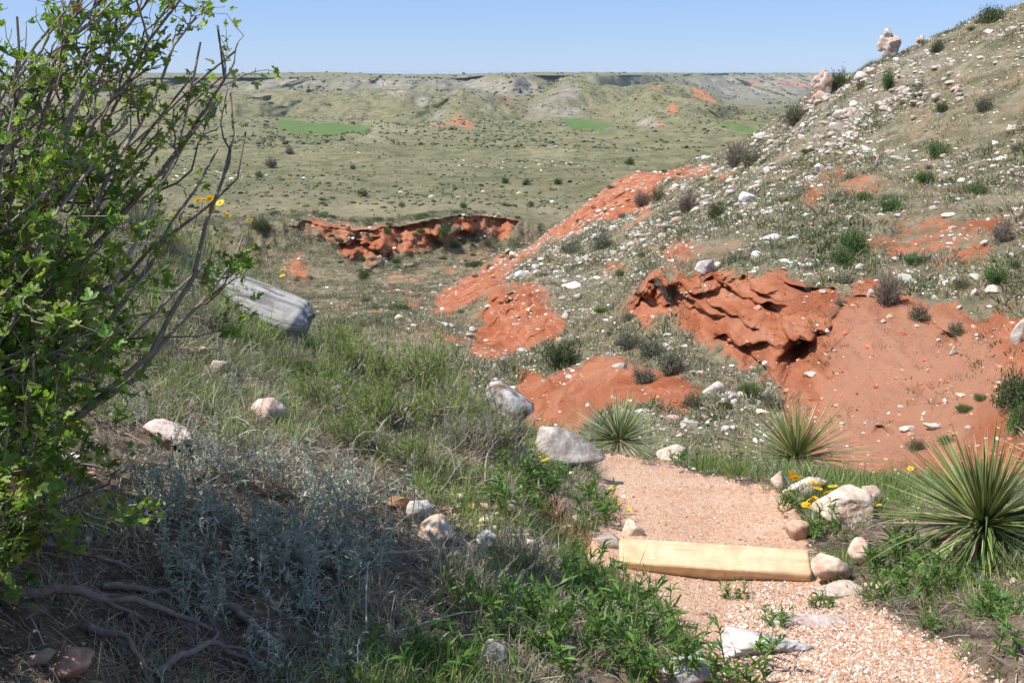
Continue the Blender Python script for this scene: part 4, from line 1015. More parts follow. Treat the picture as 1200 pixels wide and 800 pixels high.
# ---------------------------------------------------------------- shrubs of the hillside and the valley
def shrub_parts(seed, cols, R=1.0, H=0.8, nq=900, leaf=0.075, bare=False, lobes=7, ntw=60):
    """unit shrub: twigs rising from one root and leaf sprays grouped in uneven lobes; R radius, H height"""
    global RNG
    keep = RNG; RNG = np.random.default_rng(seed)
    A1 = Acc(); A2 = Acc()
    n = ntw
    D = rand_dir(n, 0.55, 0.75); Lh = RNG.uniform(0.6, 1.0, n)
    P1 = D*np.array([R, R, H])*Lh[:, None]; P1[:, 2] = np.abs(P1[:, 2])
    PL = polyline(np.zeros((n, 3)), P1, 6, 0.10)
    tubes(A1, PL, np.linspace(0.022, 0.006, 6)[None, :]*np.ones((n, 1))*R, tint((0.16, 0.125, 0.10) if not bare else (0.22, 0.18, 0.14), n, 0.2, 0.04), 4)
    m = n*(9 if bare else 4)
    k = RNG.integers(0, n, m); tt = RNG.integers(2, 5, m)
    S0 = PL[k, tt]; dd = unit(unit(PL[k, 5]-PL[k, 0])+RNG.normal(size=(m, 3))*0.6)
    PL2 = polyline(S0, S0+dd*RNG.uniform(0.12, 0.34, (m, 1))*R, 4, 0.12)
    tubes(A1, PL2, np.linspace(0.008, 0.003, 4)[None, :]*np.ones((m, 1))*R, tint((0.15, 0.12, 0.10) if not bare else (0.23, 0.19, 0.15), m, 0.25, 0.04), 3)
    out = [('branches', A1.mesh('branches', M_BARK))]
    if nq:
        c = np.concatenate([PL2[:, -1], PL2[:, 2]]); 
        LC = rand_dir(lobes, 0.35, 0.9)*np.array([R, R, H])*RNG.uniform(0.45, 0.8, (lobes, 1)); LC[:, 2] = np.abs(LC[:, 2])
        kk = RNG.integers(0, len(c), nq//2); q1 = c[kk]+RNG.normal(size=(nq//2, 3))*0.06*R
        ll = RNG.integers(0, lobes, nq-nq//2); q2 = LC[ll]+RNG.normal(size=(nq-nq//2, 3))*np.array([0.19*R, 0.19*R, 0.14*H])
        q = np.concatenate([q1, q2]); q[:, 2] = np.abs(q[:, 2])
        d = unit(RNG.normal(size=q.shape)+q/R*0.8+np.array([0, 0, 0.5]))
        lobecol = np.concatenate([np.ones(len(q1)), np.exp(RNG.normal(size=lobes)*0.15)[ll]])
        blades(A2, q, d, RNG.uniform(0.7, 1.6, nq)*leaf*R, RNG.uniform(0.35, 0.6, nq)*leaf*R, pick(cols, nq, v=0.25, h=0.08)*lobecol[:, None], 0.1, 2)
        out.append(('foliage', A2.mesh('foliage', M_FAR)))
    RNG = keep
    return out
GREEN = [(0.085,0.17,0.035),(0.11,0.20,0.05),(0.065,0.125,0.03)]
OLIVE = [(0.14,0.155,0.075),(0.19,0.19,0.11),(0.10,0.12,0.06)]
GREYG = [(0.17,0.19,0.13),(0.22,0.235,0.17),(0.13,0.15,0.09)]
DARKG = [(0.05,0.085,0.03),(0.07,0.11,0.035),(0.10,0.13,0.05)]
SH = {}
def proto(kind, q):
    if (kind, q) not in SH:
        if kind == 'green': parts = shrub_parts(600+q, GREEN, 1, 0.85, 1500, 0.085)
        elif kind == 'dark': parts = shrub_parts(620+q, DARKG, 1, 0.9, 1500, 0.085)
        elif kind == 'olive': parts = shrub_parts(640+q, OLIVE, 1, 0.65, 1000, 0.075)
        elif kind == 'grey': parts = shrub_parts(660+q, GREYG, 1, 0.6, 1100, 0.075)
        else: parts = shrub_parts(680+q, OLIVE, 1, 1.0, 60, 0.05, True, ntw=110)
        nm = {'green': 'green_shrub', 'dark': 'dark_shrub', 'olive': 'olive_shrub', 'grey': 'grey_green_shrub', 'bare': 'bare_shrub'}[kind]
        SH[(kind, q)] = Proto(nm, 'shrub', parts)
    return SH[(kind, q)]
def shrub(kind, px, py, w, h, label, r0=14, r1=135, group=None, q=None):
    """px,py centre of the shrub in the photo, w,h its size there"""
    p, n = at(px, py+h*0.42, r0, r1)
    s = math.hypot(p.x, p.y)/FOC
    asp = {'green': 0.85, 'dark': 0.9, 'olive': 0.65, 'grey': 0.6, 'bare': 1.0}[kind]
    sx = w*0.5*s; sz = h*s*1.05/asp
    return proto(kind, random.randint(0, 2) if q is None else q).place((p.x, p.y, p.z-0.03*sz), label, group, random.uniform(0, 6.28), (sx, sx, sz))
for a in [
    ('green',1002,283,40,28,'larger bright green bush of the close pair above the cliff'),
    ('green',988,301,30,22,'smaller bright green bush below the larger one above the cliff'),
    ('green',1098,175,28,20,'round green bush high in the middle of the slope'),('green',1084,208,26,16,'green bush a little below the round bush on the slope'),
    ('green',1041,240,32,20,'low green bush in the middle of the hillside'),('green',1143,222,30,14,'wide low green bush near the right edge of the hill'),
    ('dark',1099,56,18,14,'dark bush on the slope just below the skyline'),('dark',1160,18,32,20,'grey-green bush on the top skyline at the upper right'),
    ('dark',1103,126,18,13,'dark green bush beside a white stone high on the slope'),('olive',1153,123,26,16,'olive bush at the upper right of the slope'),
    ('dark',983,96,26,24,'dark green bush leaning on the white-topped rock block'),('green',1041,96,16,24,'upright green bush beneath the pale rock tower'),
    ('olive',1008,100,14,12,'small olive bush on the ridge between the rocks'),('olive',930,136,30,26,'dense olive bush on the ridge shoulder'),
    ('dark',838,247,24,22,'round dark green bush in the stony band'),('bare',805,238,36,30,'grey bare bush left of the round dark bush'),
    ('bare',862,182,34,34,'leafless small tree on the ridge'),('olive',880,186,34,22,'olive bush right of the leafless ridge tree'),
    ('bare',752,232,26,24,'reddish bare bush on the red nose'),('olive',770,228,22,18,'grey-green bush at the shoulder of the red nose'),
    ('bare',790,330,54,56,'large grey leafless bush over the dark hollow of the cliff'),('bare',1040,338,44,44,'tangled grey leafless bush on the lip of the tan slope'),
    ('dark',1040,345,26,22,'dark green undergrowth inside the tangled grey bush'),
    ('dark',658,414,50,42,'round olive-green bush with a dark shadow on the lower red slope'),
    ('grey',762,408,44,26,'left bush of the grey-green thicket on the gully bench'),('grey',790,425,48,34,'big right bush of the grey-green thicket on the bench'),
    ('grey',735,398,40,26,'low grey bush at the upper left of the thicket'),('grey',755,440,36,22,'low grey-green bush at the foot of the thicket'),
    ('green',875,455,30,14,'bright green patch of brush on the bench under the cliff'),('olive',812,468,30,24,'rounded olive bush left of the cave-like rock'),
    ('grey',905,470,30,20,'soft grey-green bush at the end of the bench'),('green',852,474,14,10,'tiny bright green bush right of the cave-like rock'),
    ('green',1167,324,32,20,'green bush on the grass above the right red slope'),('green',1190,310,14,10,'small bright bush at the right frame edge above the slope'),
    ('olive',1125,330,24,14,'low olive bush in the grass over the right red slope'),('olive',1077,366,26,20,'blue-grey bush hanging on the edge of the tan slope'),
    ('bare',1173,270,30,30,'bare dark bush at the upper right near the frame edge'),('olive',1120,385,22,16,'small olive bush on the right red slope'),
    ('dark',1190,455,50,56,'dark green bush at the right edge of the frame'),('green',1194,490,36,40,'brighter green bush below the dark bush at the frame edge'),
    ('green',1150,465,18,9,'small green tuft bush in the furrow of the red slope'),('green',1108,515,24,9,'green brush beside the cream slab'),
    ('olive',1075,520,26,16,'brownish brush left of the cream slab'),('green',1130,478,22,10,'green brush in the furrow below the right slope'),
    ('olive',540,0,0,0,None),('grey',705,282,36,20,'grey-green bush under the red nose'),('grey',670,290,36,14,'low silvery bush at the foot of the red nose'),
    ('green',520,270,14,18,'dark green bush in the shadow of the cut bank'),('green',468,360,30,12,'long low green bush beside the flat white stone in the gully'),
    ('green',533,285,14,12,'small bush right of the dark one in the cut bank'),('green',425,302,10,9,'little green bush left in the cut bank'),('green',440,296,10,8,'little green bush by the pale stones of the cut'),
    ('green',465,306,14,10,'pale green bush in the centre of the cut'),('green',425,322,16,16,'green bush on the gully floor by the dark face'),('green',455,298,9,7,'tiny green bush in the red cut'),
    ('olive',572,283,14,9,'olive bush at the right of the red cut'),('green',548,309,12,8,'green bush on the gully slope below the cut'),
    ('green',728,320,16,12,'green bush beside the grey slabs'),('bare',770,345,0,0,None),('green',848,0,0,0,None)]:
    if a[5]: shrub(*a)
# more small shrubs over the hill, then the larger ones of the valley; the rest is one object
kinds = ['olive', 'grey', 'green', 'olive', 'bare', 'grey']
words_ = {'olive': 'low olive', 'grey': 'grey-green', 'green': 'small bright green', 'bare': 'leafless brown', 'dark': 'dark green'}
P, Nn, i, j = scatter(HV & (slope < 0.6) & (AZ > -0.2), 120, (1-0.7*np.clip(red, 0, 1))*(0.3+sstep(-0.3, 0.3, hn)))
for k in range(len(P)):
    r = math.hypot(P[k, 0], P[k, 1]); px, py = SX[i[k], j[k]], SY[i[k], j[k]]
    kd = kinds[k % 6]; s = random.uniform(0.22, 0.5)*(0.6+r/120)
    wl, gl = where_label(px, py, r)
    proto(kd, k % 3).place(tuple(P[k]-np.array([0, 0, 0.02])), f'{words_[kd]} shrub growing {wl}', gl.replace('stones', 'shrubs'), random.uniform(0, 6.28), (s, s, s))
VAL = (GR > 118) & (GR < 800) & VISS & (GS > 12.5) & (GS < 19.2) & (green < 0.3)
for (px, py, w, kd, lab) in [(425,226,14,'green','bright green bush alone in the valley grass'),(592,211,11,'dark','left one of two dark bushes on the valley floor'),(616,214,11,'dark','right one of two dark bushes on the valley floor'),
        (654,211,12,'dark','round dark bush in the valley near the red nose'),(738,189,14,'green','green bush in the valley just over the ridge'),(543,240,12,'green','green bush above the lip of the cut bank'),
        (318,190,20,'bare','brown leafless thicket on the left valley floor'),(340,178,14,'bare','brown brush behind the leafless thicket'),(470,240,10,'olive','pale olive bush left above the cut'),
        (622,239,10,'green','green bush beside the white stones above the cut'),(303,204,12,'grey','grey bush on the left valley slope'),(414,196,9,'olive','faint olive bush in the middle of the valley'),
        (305,262,26,'dark','dark bush at the left shoulder of the cut bank')]:
    shrub(kd, px, py, w, w*0.7, lab, 100, 800)
P, Nn, i, j = scatter(VAL & (GR < 330), 70)
for k in range(len(P)):
    kd = ['dark', 'green', 'olive'][k % 3]; s = random.uniform(0.35, 0.8)
    r = math.hypot(P[k, 0], P[k, 1])
    wl = 'on the grass just beyond the cut bank' if r < 180 else ('on the near half of the valley floor' if r < 250 else 'farther out on the valley floor')
    proto(kd, k % 3).place(tuple(P[k]), f'{words_[kd]} shrub standing {wl}', 'shrubs dotted '+wl, random.uniform(0, 6.28), (s, s, s*0.9))
P, Nn, i, j = scatter((GR > 96) & (GR < 134) & VISS & ((cutw > 0.05) | (red > 0.2)) & (AZ < math.radians(2)) & (GS > 8), 34)
for k in range(34):
    s = random.uniform(0.35, 0.85)
    proto(['green', 'olive', 'dark'][k % 3], k % 3).place(tuple(P[k]), f'{["small bright green", "low olive", "dark green"][k % 3]} shrub rooted in the red cut bank of the valley', 'shrubs in the valley cut', random.uniform(0, 6.28), (s, s, s))
# distant scrub: thousands of rounded bushes, low detail
A = Acc()
V2, F2 = rock_shape(531, 2, (1, 1, 0.7), 12, 0.25, 2.5)
def scrub(cond, n, smin, smax, cols, weight=None):
    P, Nn, i, j = scatter(cond, n, weight)
    s = RNG.uniform(smin, smax, n)*np.exp(RNG.normal(size=n)*0.3)
    stamp(A, V2, F2, P+np.array([0, 0, 0.15])*s[:, None], rotz(RNG.uniform(0, 6.28, n)), s[:, None]*RNG.uniform(0.7, 1.2, (n, 3)), pick(cols, n, v=0.2, h=0.08))
sn = fb((GR > 100) & (GR < 7000), X/60, Y/60, octs=4, seed=88)
scrub(VAL & (GR < 500), 5000, 0.12, 0.36, [(0.14,0.155,0.07),(0.17,0.175,0.09),(0.11,0.13,0.055),(0.20,0.18,0.12)], (0.3+sstep(-0.3, 0.3, sn))/np.maximum(GR, 100))
scrub((GR > 420) & (GR < 1500) & VISS & (green < 0.3), 5200, 0.4, 1.0, [(0.14,0.15,0.08),(0.16,0.165,0.09),(0.11,0.12,0.06)], (0.15+sstep(-0.2, 0.4, sn))/np.maximum(GR, 100))
scrub((GR > 1900) & (GR < 4500) & VISS & (GS < 23), 1600, 1.6, 3.6, [(0.07,0.08,0.045),(0.09,0.095,0.055)], sstep(-0.1, 0.5, sn)/np.maximum(GR, 100))
scrub((GS >= 22.9) & (GS < 24) & VIS, 260, 1.6, 3.4, [(0.05,0.065,0.035)], 1/np.maximum(GR, 100))
# white boulders far off in the valley read as specks
P, Nn, i, j = scatter(VAL & (GR < 400), 160, sstep(0.1, 0.5, sn))
stamp(A, V2, F2, P, rotz(RNG.uniform(0, 6.28, 160)), RNG.uniform(0.15, 0.6, 160), pick([(0.6,0.57,0.5)], 160))
link('distant_scrub', A.mesh('distant_scrub', M_FAR), kind='stuff', label='low dark scrub dotted over the valley and far hills')

# ---------------------------------------------------------------- yuccas
def yucca_parts(seed, n, L, W, cols, dead=60, emin=-8):
    global RNG
    keep = RNG; RNG = np.random.default_rng(seed)
    th = RNG.uniform(0, 2*math.pi, n); th = th+0.35*np.sin(th*3+seed)+0.2*np.sin(th*7+seed*2)
    el = np.radians(emin+(88-emin)*RNG.uniform(0, 1, n)**1.25+RNG.normal(size=n)*3)
    D = np.stack([np.cos(th)*np.cos(el), np.sin(th)*np.cos(el), np.sin(el)], -1)+RNG.normal(size=(n, 3))*0.07
    bent = RNG.uniform(size=n) < 0.12; D = unit(D)
    A1 = Acc()
    col = pick(cols, n, v=0.22, h=0.06)
    base = np.array([0, 0, 0.10])*L/0.45+D*0.03
    blades(A1, base, D, L*RNG.uniform(0.5, 1.12, n), W*RNG.uniform(0.7, 1.15, n), col, np.where(bent, 0.55, RNG.uniform(-0.04, 0.2, n)), 6, [0.8, 1.0, 0.95, 0.8, 0.6, 0.35], side=unit(np.cross(D, np.array([0, 0, 1.0])+RNG.normal(size=(n, 3))*0.25)))
    # pale frayed edges seen on many leaves
    k = RNG.integers(0, n, n//2)
    blades(A1, base[k]+np.array([0, 0, 0.004]), D[k]+RNG.normal(size=(len(k), 3))*0.012, L*0.9, W*0.25, pick([(0.55,0.55,0.25),(0.45,0.42,0.2)], len(k)), 0.05, 5)
    A2 = Acc()
    th = RNG.uniform(0, 2*math.pi, dead)
    D = np.stack([np.cos(th), np.sin(th), RNG.uniform(-0.9, 0.1, dead)], -1)
    blades(A2, np.array([[0, 0, 0.12*L/0.45]])+unit(D)*0.02, D, L*RNG.uniform(0.4, 0.75, dead), W*1.1, pick([(0.36,0.30,0.22),(0.44,0.37,0.28),(0.25,0.2,0.15)], dead), RNG.uniform(0.2, 0.6, dead), 5)
    RNG = keep
    return [('leaves', A1.mesh('leaves', M_YUCCA)), ('dead_leaves', A2.mesh('dead_leaves', M_GRASS))]
YG = [(0.10,0.15,0.045),(0.14,0.19,0.055),(0.07,0.115,0.035),(0.24,0.26,0.08)]
YB = [(0.17,0.20,0.07),(0.25,0.26,0.10),(0.11,0.15,0.06),(0.34,0.27,0.10)]
YP = [(0.19,0.24,0.11),(0.27,0.30,0.16),(0.14,0.19,0.08)]
p, n = at(1150, 648, 3.2, 5.0)
Proto('yucca', 'yucca', yucca_parts(41, 430, 0.41, 0.0105, YG, 170)).place((p.x, p.y, p.z+0.03), 'big dark green yucca with a skirt of dead leaves right of the path', None, 0.0, (1.1, 1.1, 0.88))
p, n = at(930, 556, 5.0, 7.4)
Proto('yucca', 'yucca', yucca_parts(42, 380, 0.50, 0.0080, YB, 90, 6)).place((p.x+0.03, p.y+0.05, p.z+0.0), 'spiky yellow-tipped yucca in front of the red cliff', None, 0.0, (1.12, 1.12, 0.8))
p, n = at(738, 524, 5.5, 7.4)
Proto('yucca', 'yucca', yucca_parts(43, 460, 0.48, 0.0065, YP, 60, 5)).place((p.x-0.02, p.y+0.40, p.z-0.13), 'pale green yucca clump just over the edge where the path ends', None, 0.0, (1.15, 1.15, 0.75))
p, n = at(1196, 560, 4.6, 6.4)
Proto('yucca', 'yucca', yucca_parts(44, 120, 0.34, 0.010, YG, 30)).place((p.x+0.25, p.y+0.15, p.z-0.02), 'partly hidden yucca behind the big one at the right frame edge')

# ---------------------------------------------------------------- sage, forbs, feathery bushes, flowers
def sage_parts(seed, ns=11, H=0.19, nl=18, col=((0.37,0.39,0.31),(0.46,0.48,0.39),(0.28,0.31,0.23))):
    global RNG
    keep = RNG; RNG = np.random.default_rng(seed)
    A1, A2 = Acc(), Acc()
    r0 = RNG.normal(size=(ns, 3))*0.05; r0[:, 2] = 0
    D = rand_dir(ns, 1.0, 0.38)
    L_ = RNG.uniform(0.5, 1.1, ns)*H
    PL = polyline(r0, r0+D*L_[:, None], 7, 0.06)
    tubes(A1, PL, np.linspace(0.0022, 0.001, 7)[None, :]*np.ones((ns, 1)), tint((0.30, 0.30, 0.24), ns, 0.15, 0.03), 4)
    m = ns*nl; k = np.repeat(np.arange(ns), nl); t = RNG.uniform(0.15, 1.0, m)
    f = t*6; a = np.clip(f.astype(int), 0, 5); b = (f-a)[:, None]
    Q = PL[k, a]*(1-b)+PL[k, a+1]*b
    d = RNG.normal(size=(m, 3)); d[:, 2] = np.abs(d[:, 2])*0.3+0.55; d = unit(d)
    LL = RNG.uniform(0.018, 0.042, m)*(1.15-0.6*t)
    cc = pick(col, m, v=0.15, h=0.04)
    blades(A2, Q, d, LL, LL*0.17, cc, RNG.uniform(-0.1, 0.5, m), 3, [0.5, 1.0, 0.8])
    # side teeth of the lobed leaves
    k2 = RNG.integers(0, m, m); 
    blades(A2, Q[k2]+d[k2]*(LL[k2]*0.45)[:, None], d[k2]+RNG.normal(size=(m, 3))*0.5, LL[k2]*0.5, LL[k2]*0.10, cc[k2], 0.1, 2)
    RNG = keep
    return [('stems', A1.mesh('stems', M_BARK)), ('leaves', A2.mesh('leaves', M_SAGE))]
SG = [Proto('sage_plant', 'sage', sage_parts(700+q)) for q in range(4)]
sage_spots = [(235,560,'silvery sage at the upper left of the sage patch'),(290,575,'silvery sage in the upper middle of the sage patch, below the pink stone'),(330,560,'silvery sage at the upper right of the sage patch'),
    (385,590,'silvery sage nearest the feathery green bush'),(250,610,'silvery sage on the left side of the sage patch'),(310,620,'silvery sage in the centre of the sage patch'),
    (365,640,'silvery sage on the right side of the sage patch'),(415,650,'silvery sage closest to the white and rust stone'),(215,660,'silvery sage half in the shade of the big bush'),
    (290,680,'silvery sage in the lower centre of the patch'),(350,705,'silvery sage low on the right of the patch'),(240,730,'silvery sage beside the dead roots'),
    (400,790,'lone silvery sage at the bottom edge left of the leafy weeds'),(190,600,'thin silvery sage at the left end of the patch'),(440,600,'small silvery sage by the rust-orange stone'),
    (310,770,'silvery sage at the bottom among the dead roots'),(415,460,'pale sage seedling left of the feathery bush'),(270,470,'pale sage growing by the squarish pink stone'),
    (1090,690,'grey-green sage under the skirt of the big yucca'),(900,560,'low grey sage at the foot of the yellow-tipped yucca'),(960,552,'low grey sage right of the yellow-tipped yucca foot')]
for k, (px, py, lab) in enumerate(sage_spots):
    p, n = at(px, py, 1.5, 6.8)
    SG[k % 4].place((p.x, p.y, p.z-0.005), lab, 'sage plants on the bank', random.uniform(0, 6.28), random.uniform(0.8, 1.15)*(0.8 if px > 800 or py < 480 else 0.95))
SAGEP = zone_px([(215,540),(300,545),(390,575),(440,640),(440,700),(380,740),(280,740),(200,680),(190,600)], 8)
P, Nn, i, j = scatter(BANK & (SAGEP > 0.4), 18)
for k in range(18):
    SG[k % 4].place(tuple(P[k]), 'silvery sage filling the patch between the bigger sage plants', 'sage filling the patch', random.uniform(0, 6.28), random.uniform(0.8, 1.2))
P, Nn, i, j = scatter(BANK & (UPB > 0.4), 10)
for k in range(10):
    SG[k % 4].place(tuple(P[k]), 'grey-green sage sprig in the dry grass of the upper bank around the log', 'sage sprigs on the upper bank', random.uniform(0, 6.28), random.uniform(0.6, 0.9))
def forb_parts(seed, ns=12, H=0.13, nl=16, cols=((0.10,0.19,0.04),(0.14,0.24,0.055),(0.075,0.15,0.035)), LL0=0.045):
    global RNG
    keep = RNG; RNG = np.random.default_rng(seed)
    A1, A2 = Acc(), Acc()
    r0 = RNG.normal(size=(ns, 3))*0.05; r0[:, 2] = 0
    PL = polyline(r0, r0+rand_dir(ns, 1.0, 0.55)*RNG.uniform(0.5, 1.1, (ns, 1))*H, 5, 0.08)
    tubes(A1, PL, np.linspace(0.0022, 0.0012, 5)[None, :]*np.ones((ns, 1)), tint((0.14, 0.18, 0.06), ns, 0.15, 0.03), 4)
    m = ns*nl; k = np.repeat(np.arange(ns), nl); t = RNG.uniform(0.1, 1.0, m); f = t*4; a = np.clip(f.astype(int), 0, 3); b = (f-a)[:, None]
    Q = PL[k, a]*(1-b)+PL[k, a+1]*b
    d = RNG.normal(size=(m, 3)); d[:, 2] = np.abs(d[:, 2])*0.4+0.7; d = unit(d)
    LL = RNG.uniform(0.6, 1.15, m)*LL0
    blades(A2, Q, d, LL, LL*0.16, pick(cols, m, v=0.2, h=0.06), RNG.uniform(0.0, 0.5, m), 4, [0.5, 1.0, 0.95, 0.6])
    RNG = keep
    return [('stems', A1.mesh('stems', M_BARK)), ('leaves', A2.mesh('leaves', M_LEAF))]
FB = [Proto('leafy_weed', 'weed', forb_parts(720+q)) for q in range(4)]
forb_spots = [(600,560,'leafy green weed under the dark stone on the bank edge'),(618,600,'tall leafy weed at the left side of the red cut'),(590,590,'leafy weed above the red cut'),(655,560,'leafy weed in front of the grey-brown boulder'),
    (690,585,'leafy weed right below the grey-brown boulder'),(715,590,'leafy weed at the path edge with small yellow flowers'),(705,610,'low leafy weed just above the left stones of the timber'),(640,572,'leafy weed at the left foot of the grey-brown boulder'),
    (672,690,'leafy weed below the red cut at the path edge'),(700,680,'leafy weed left below the timber step'),(735,715,'leafy weed in the middle of the left path edge'),(760,745,'leafy weed near the bottom of the left path edge'),
    (790,770,'leafy weed just left of the long white slab'),(720,760,'leafy weed in the low green patch at the bottom centre'),(690,735,'leafy weed in the low green patch above the bottom centre'),(745,790,'leafy weed at the bottom edge near the ridged white stone'),
    (600,745,'leafy weed on the bank foot left of the green patch'),(560,720,'leafy weed among dry grass at the bank foot'),(480,790,'broad leafy weed at the bottom edge of the bank'),(520,790,'leafy weed beside the knobbly whitish stone'),
    (650,790,'leafy weed at the bottom edge below the green patch'),(870,795,'leafy weed under the long white slab'),(915,735,'small weed between the two flat slabs'),(960,712,'small dark weed on the gravel below the blocky rock'),
    (930,600,'leafy weed under the yellow flowers'),(968,630,'leafy weed between the cream boulder and the blocky rock'),(800,545,'leafy weed right of the cream pointed rock'),(1040,670,'leafy weed at the left foot of the big yucca'),
    (1075,660,'leafy weed against the dead skirt of the big yucca'),(1110,690,'leafy weed on the right grassy edge'),(1050,700,'leafy weed where the gravel meets the right grass'),(1165,720,'leafy weed low on the right grassy edge'),
    (1195,770,'leafy weed in the bottom right corner'),(1100,735,'small weed growing out of the gravel at lower right'),(855,700,'tiny weed in the gravel below the timber')]
for k, (px, py, lab) in enumerate(forb_spots):
    p, n = at(px, py, 1.5, 6.8)
    sc_ = 0.55 if ('small' in lab or 'tiny' in lab) else random.uniform(0.9, 1.25)
    FB[k % 4].place((p.x, p.y, p.z-0.004), lab, 'leafy weeds along the path', random.uniform(0, 6.28), sc_)
def broom_parts(seed, n=430, H=0.27, R=0.19, cols=((0.20,0.28,0.06),(0.27,0.34,0.10),(0.14,0.20,0.05),(0.33,0.33,0.19)), wood=34):
    global RNG
    keep = RNG; RNG = np.random.default_rng(seed)
    A1, A2 = Acc(), Acc()
    PL = polyline(np.zeros((wood, 3)), rand_dir(wood, 0.8, 0.8)*RNG.uniform(0.3, 0.7, (wood, 1))*H, 6, 0.12)
    tubes(A1, PL, np.linspace(0.006, 0.0018, 6)[None, :]*np.ones((wood, 1)), tint((0.30, 0.26, 0.21), wood, 0.2, 0.03), 4)
    ns = n//5
    lobe = RNG.normal(size=(8, 3)); lobe[:, 2] = 0; lobe = unit(lobe)*RNG.uniform(0.2, 1, (8, 1)); lh = RNG.uniform(0.55, 1.15, 8); lk = RNG.integers(0, 8, ns)
    c = lobe[lk]*R*0.55+RNG.normal(size=(ns, 3))*np.array([R*0.16, R*0.16, 0])
    d = unit(c/R*0.8+RNG.normal(size=(ns, 3))*0.22+np.array([0, 0, 1.0]))
    L_ = RNG.uniform(0.45, 1.0, ns)*H*lh[lk]
    PS = polyline(c, c+d*L_[:, None], 7, 0.07)
    colS = np.array([np.asarray(cols)[q] for q in RNG.integers(0, len(cols), ns)])
    tubes(A1, PS, np.linspace(0.0018, 0.0007, 7)[None]*np.ones((ns, 1)), np.clip(colS*0.6+np.array([0.14, 0.12, 0.08]), 0, 1), 3)
    m = ns*46; k = RNG.integers(0, ns, m); t = RNG.uniform(0.18, 1, m)**0.8; f_ = t*6; a_ = np.clip(f_.astype(int), 0, 5); b_ = (f_-a_)[:, None]
    Q = PS[k, a_]*(1-b_)+PS[k, a_+1]*b_
    fade = np.where(t < 0.35, 0.0, 1.0)[:, None]*0.6+0.4
    cc = colS[k]*fade+np.array([0.30, 0.27, 0.19])*(1-fade)
    cc = np.clip(cc*np.exp(RNG.normal(size=(m, 1))*0.22)*(1+RNG.normal(size=(m, 3))*0.05), 0.01, 0.9)
    blades(A2, Q, d[k]+RNG.normal(size=(m, 3))*0.42, RNG.uniform(0.012, 0.034, m), 0.0024, cc, 0.05, 2)
    RNG = keep
    return [('stems', A1.mesh('stems', M_BARK)), ('foliage', A2.mesh('foliage', M_GRASS))]
BR = [Proto('feathery_bush', 'bush', broom_parts(740+q)) for q in range(3)]
for k, (px, py, s, lab) in enumerate([(400,440,1.0,'feathery green bush at the left of the clump beside the log end'),(440,450,1.15,'tall feathery green bush in the middle of the clump'),(490,450,1.2,'feathery green bush behind, on the crest, with its top against the red slope'),
        (455,500,1.1,'feathery green bush in front of the tall one'),(505,500,1.1,'feathery green bush at the right front of the clump'),(380,480,0.85,'low feathery bush at the left front of the clump'),(420,525,0.75,'small feathery bush at the lower edge of the clump'),
        (480,545,0.8,'small feathery bush above the rust-orange stone'),(395,405,0.8,'feathery bush touching the right end of the log')]):
    p, n = at(px, py, 2.8, 6.2)
    BR[k % 3].place((p.x, p.y, p.z-0.01), lab, 'feathery green bushes', random.uniform(0, 6.28), s)
DR = [Proto('dry_bush', 'bush', broom_parts(760+q, 420, 0.26, 0.2, ((0.30,0.29,0.19),(0.38,0.36,0.27),(0.20,0.23,0.11)), 40)) for q in range(2)]
for k, (px, py, s, lab) in enumerate([(540,485,0.75,'grey-tan dry bush between the feathery bush and the white-topped boulder'),(575,520,0.9,'dry bush below the white-topped boulder'),(540,525,0.9,'dry bush in shade right of the feathery bush'),
        (150,275,0.9,'dry grey bush at the top left of the bank crest'),(190,295,0.8,'dry grey bush just left of the log'),(120,255,0.8,'dry bush on the very top of the bank behind the big bush'),(150,330,0.7,'dry bush half behind the big bush below the bank top'),(235,375,0.6,'small dry bush in front of the middle of the log'),(175,400,0.6,'small dry bush beside the big bush below the log'),(345,430,0.7,'dry tufted bush under the right end of the log'),(560,700,0.8,'dry brown bush at the foot of the bank'),(600,660,0.6,'dry straw bush above the green weeds')]):
    p, n = at(px, py, 1.8, 6.4)
    DR[k % 2].place((p.x, p.y, p.z-0.01), lab, 'dry bushes on the bank', random.uniform(0, 6.28), s)

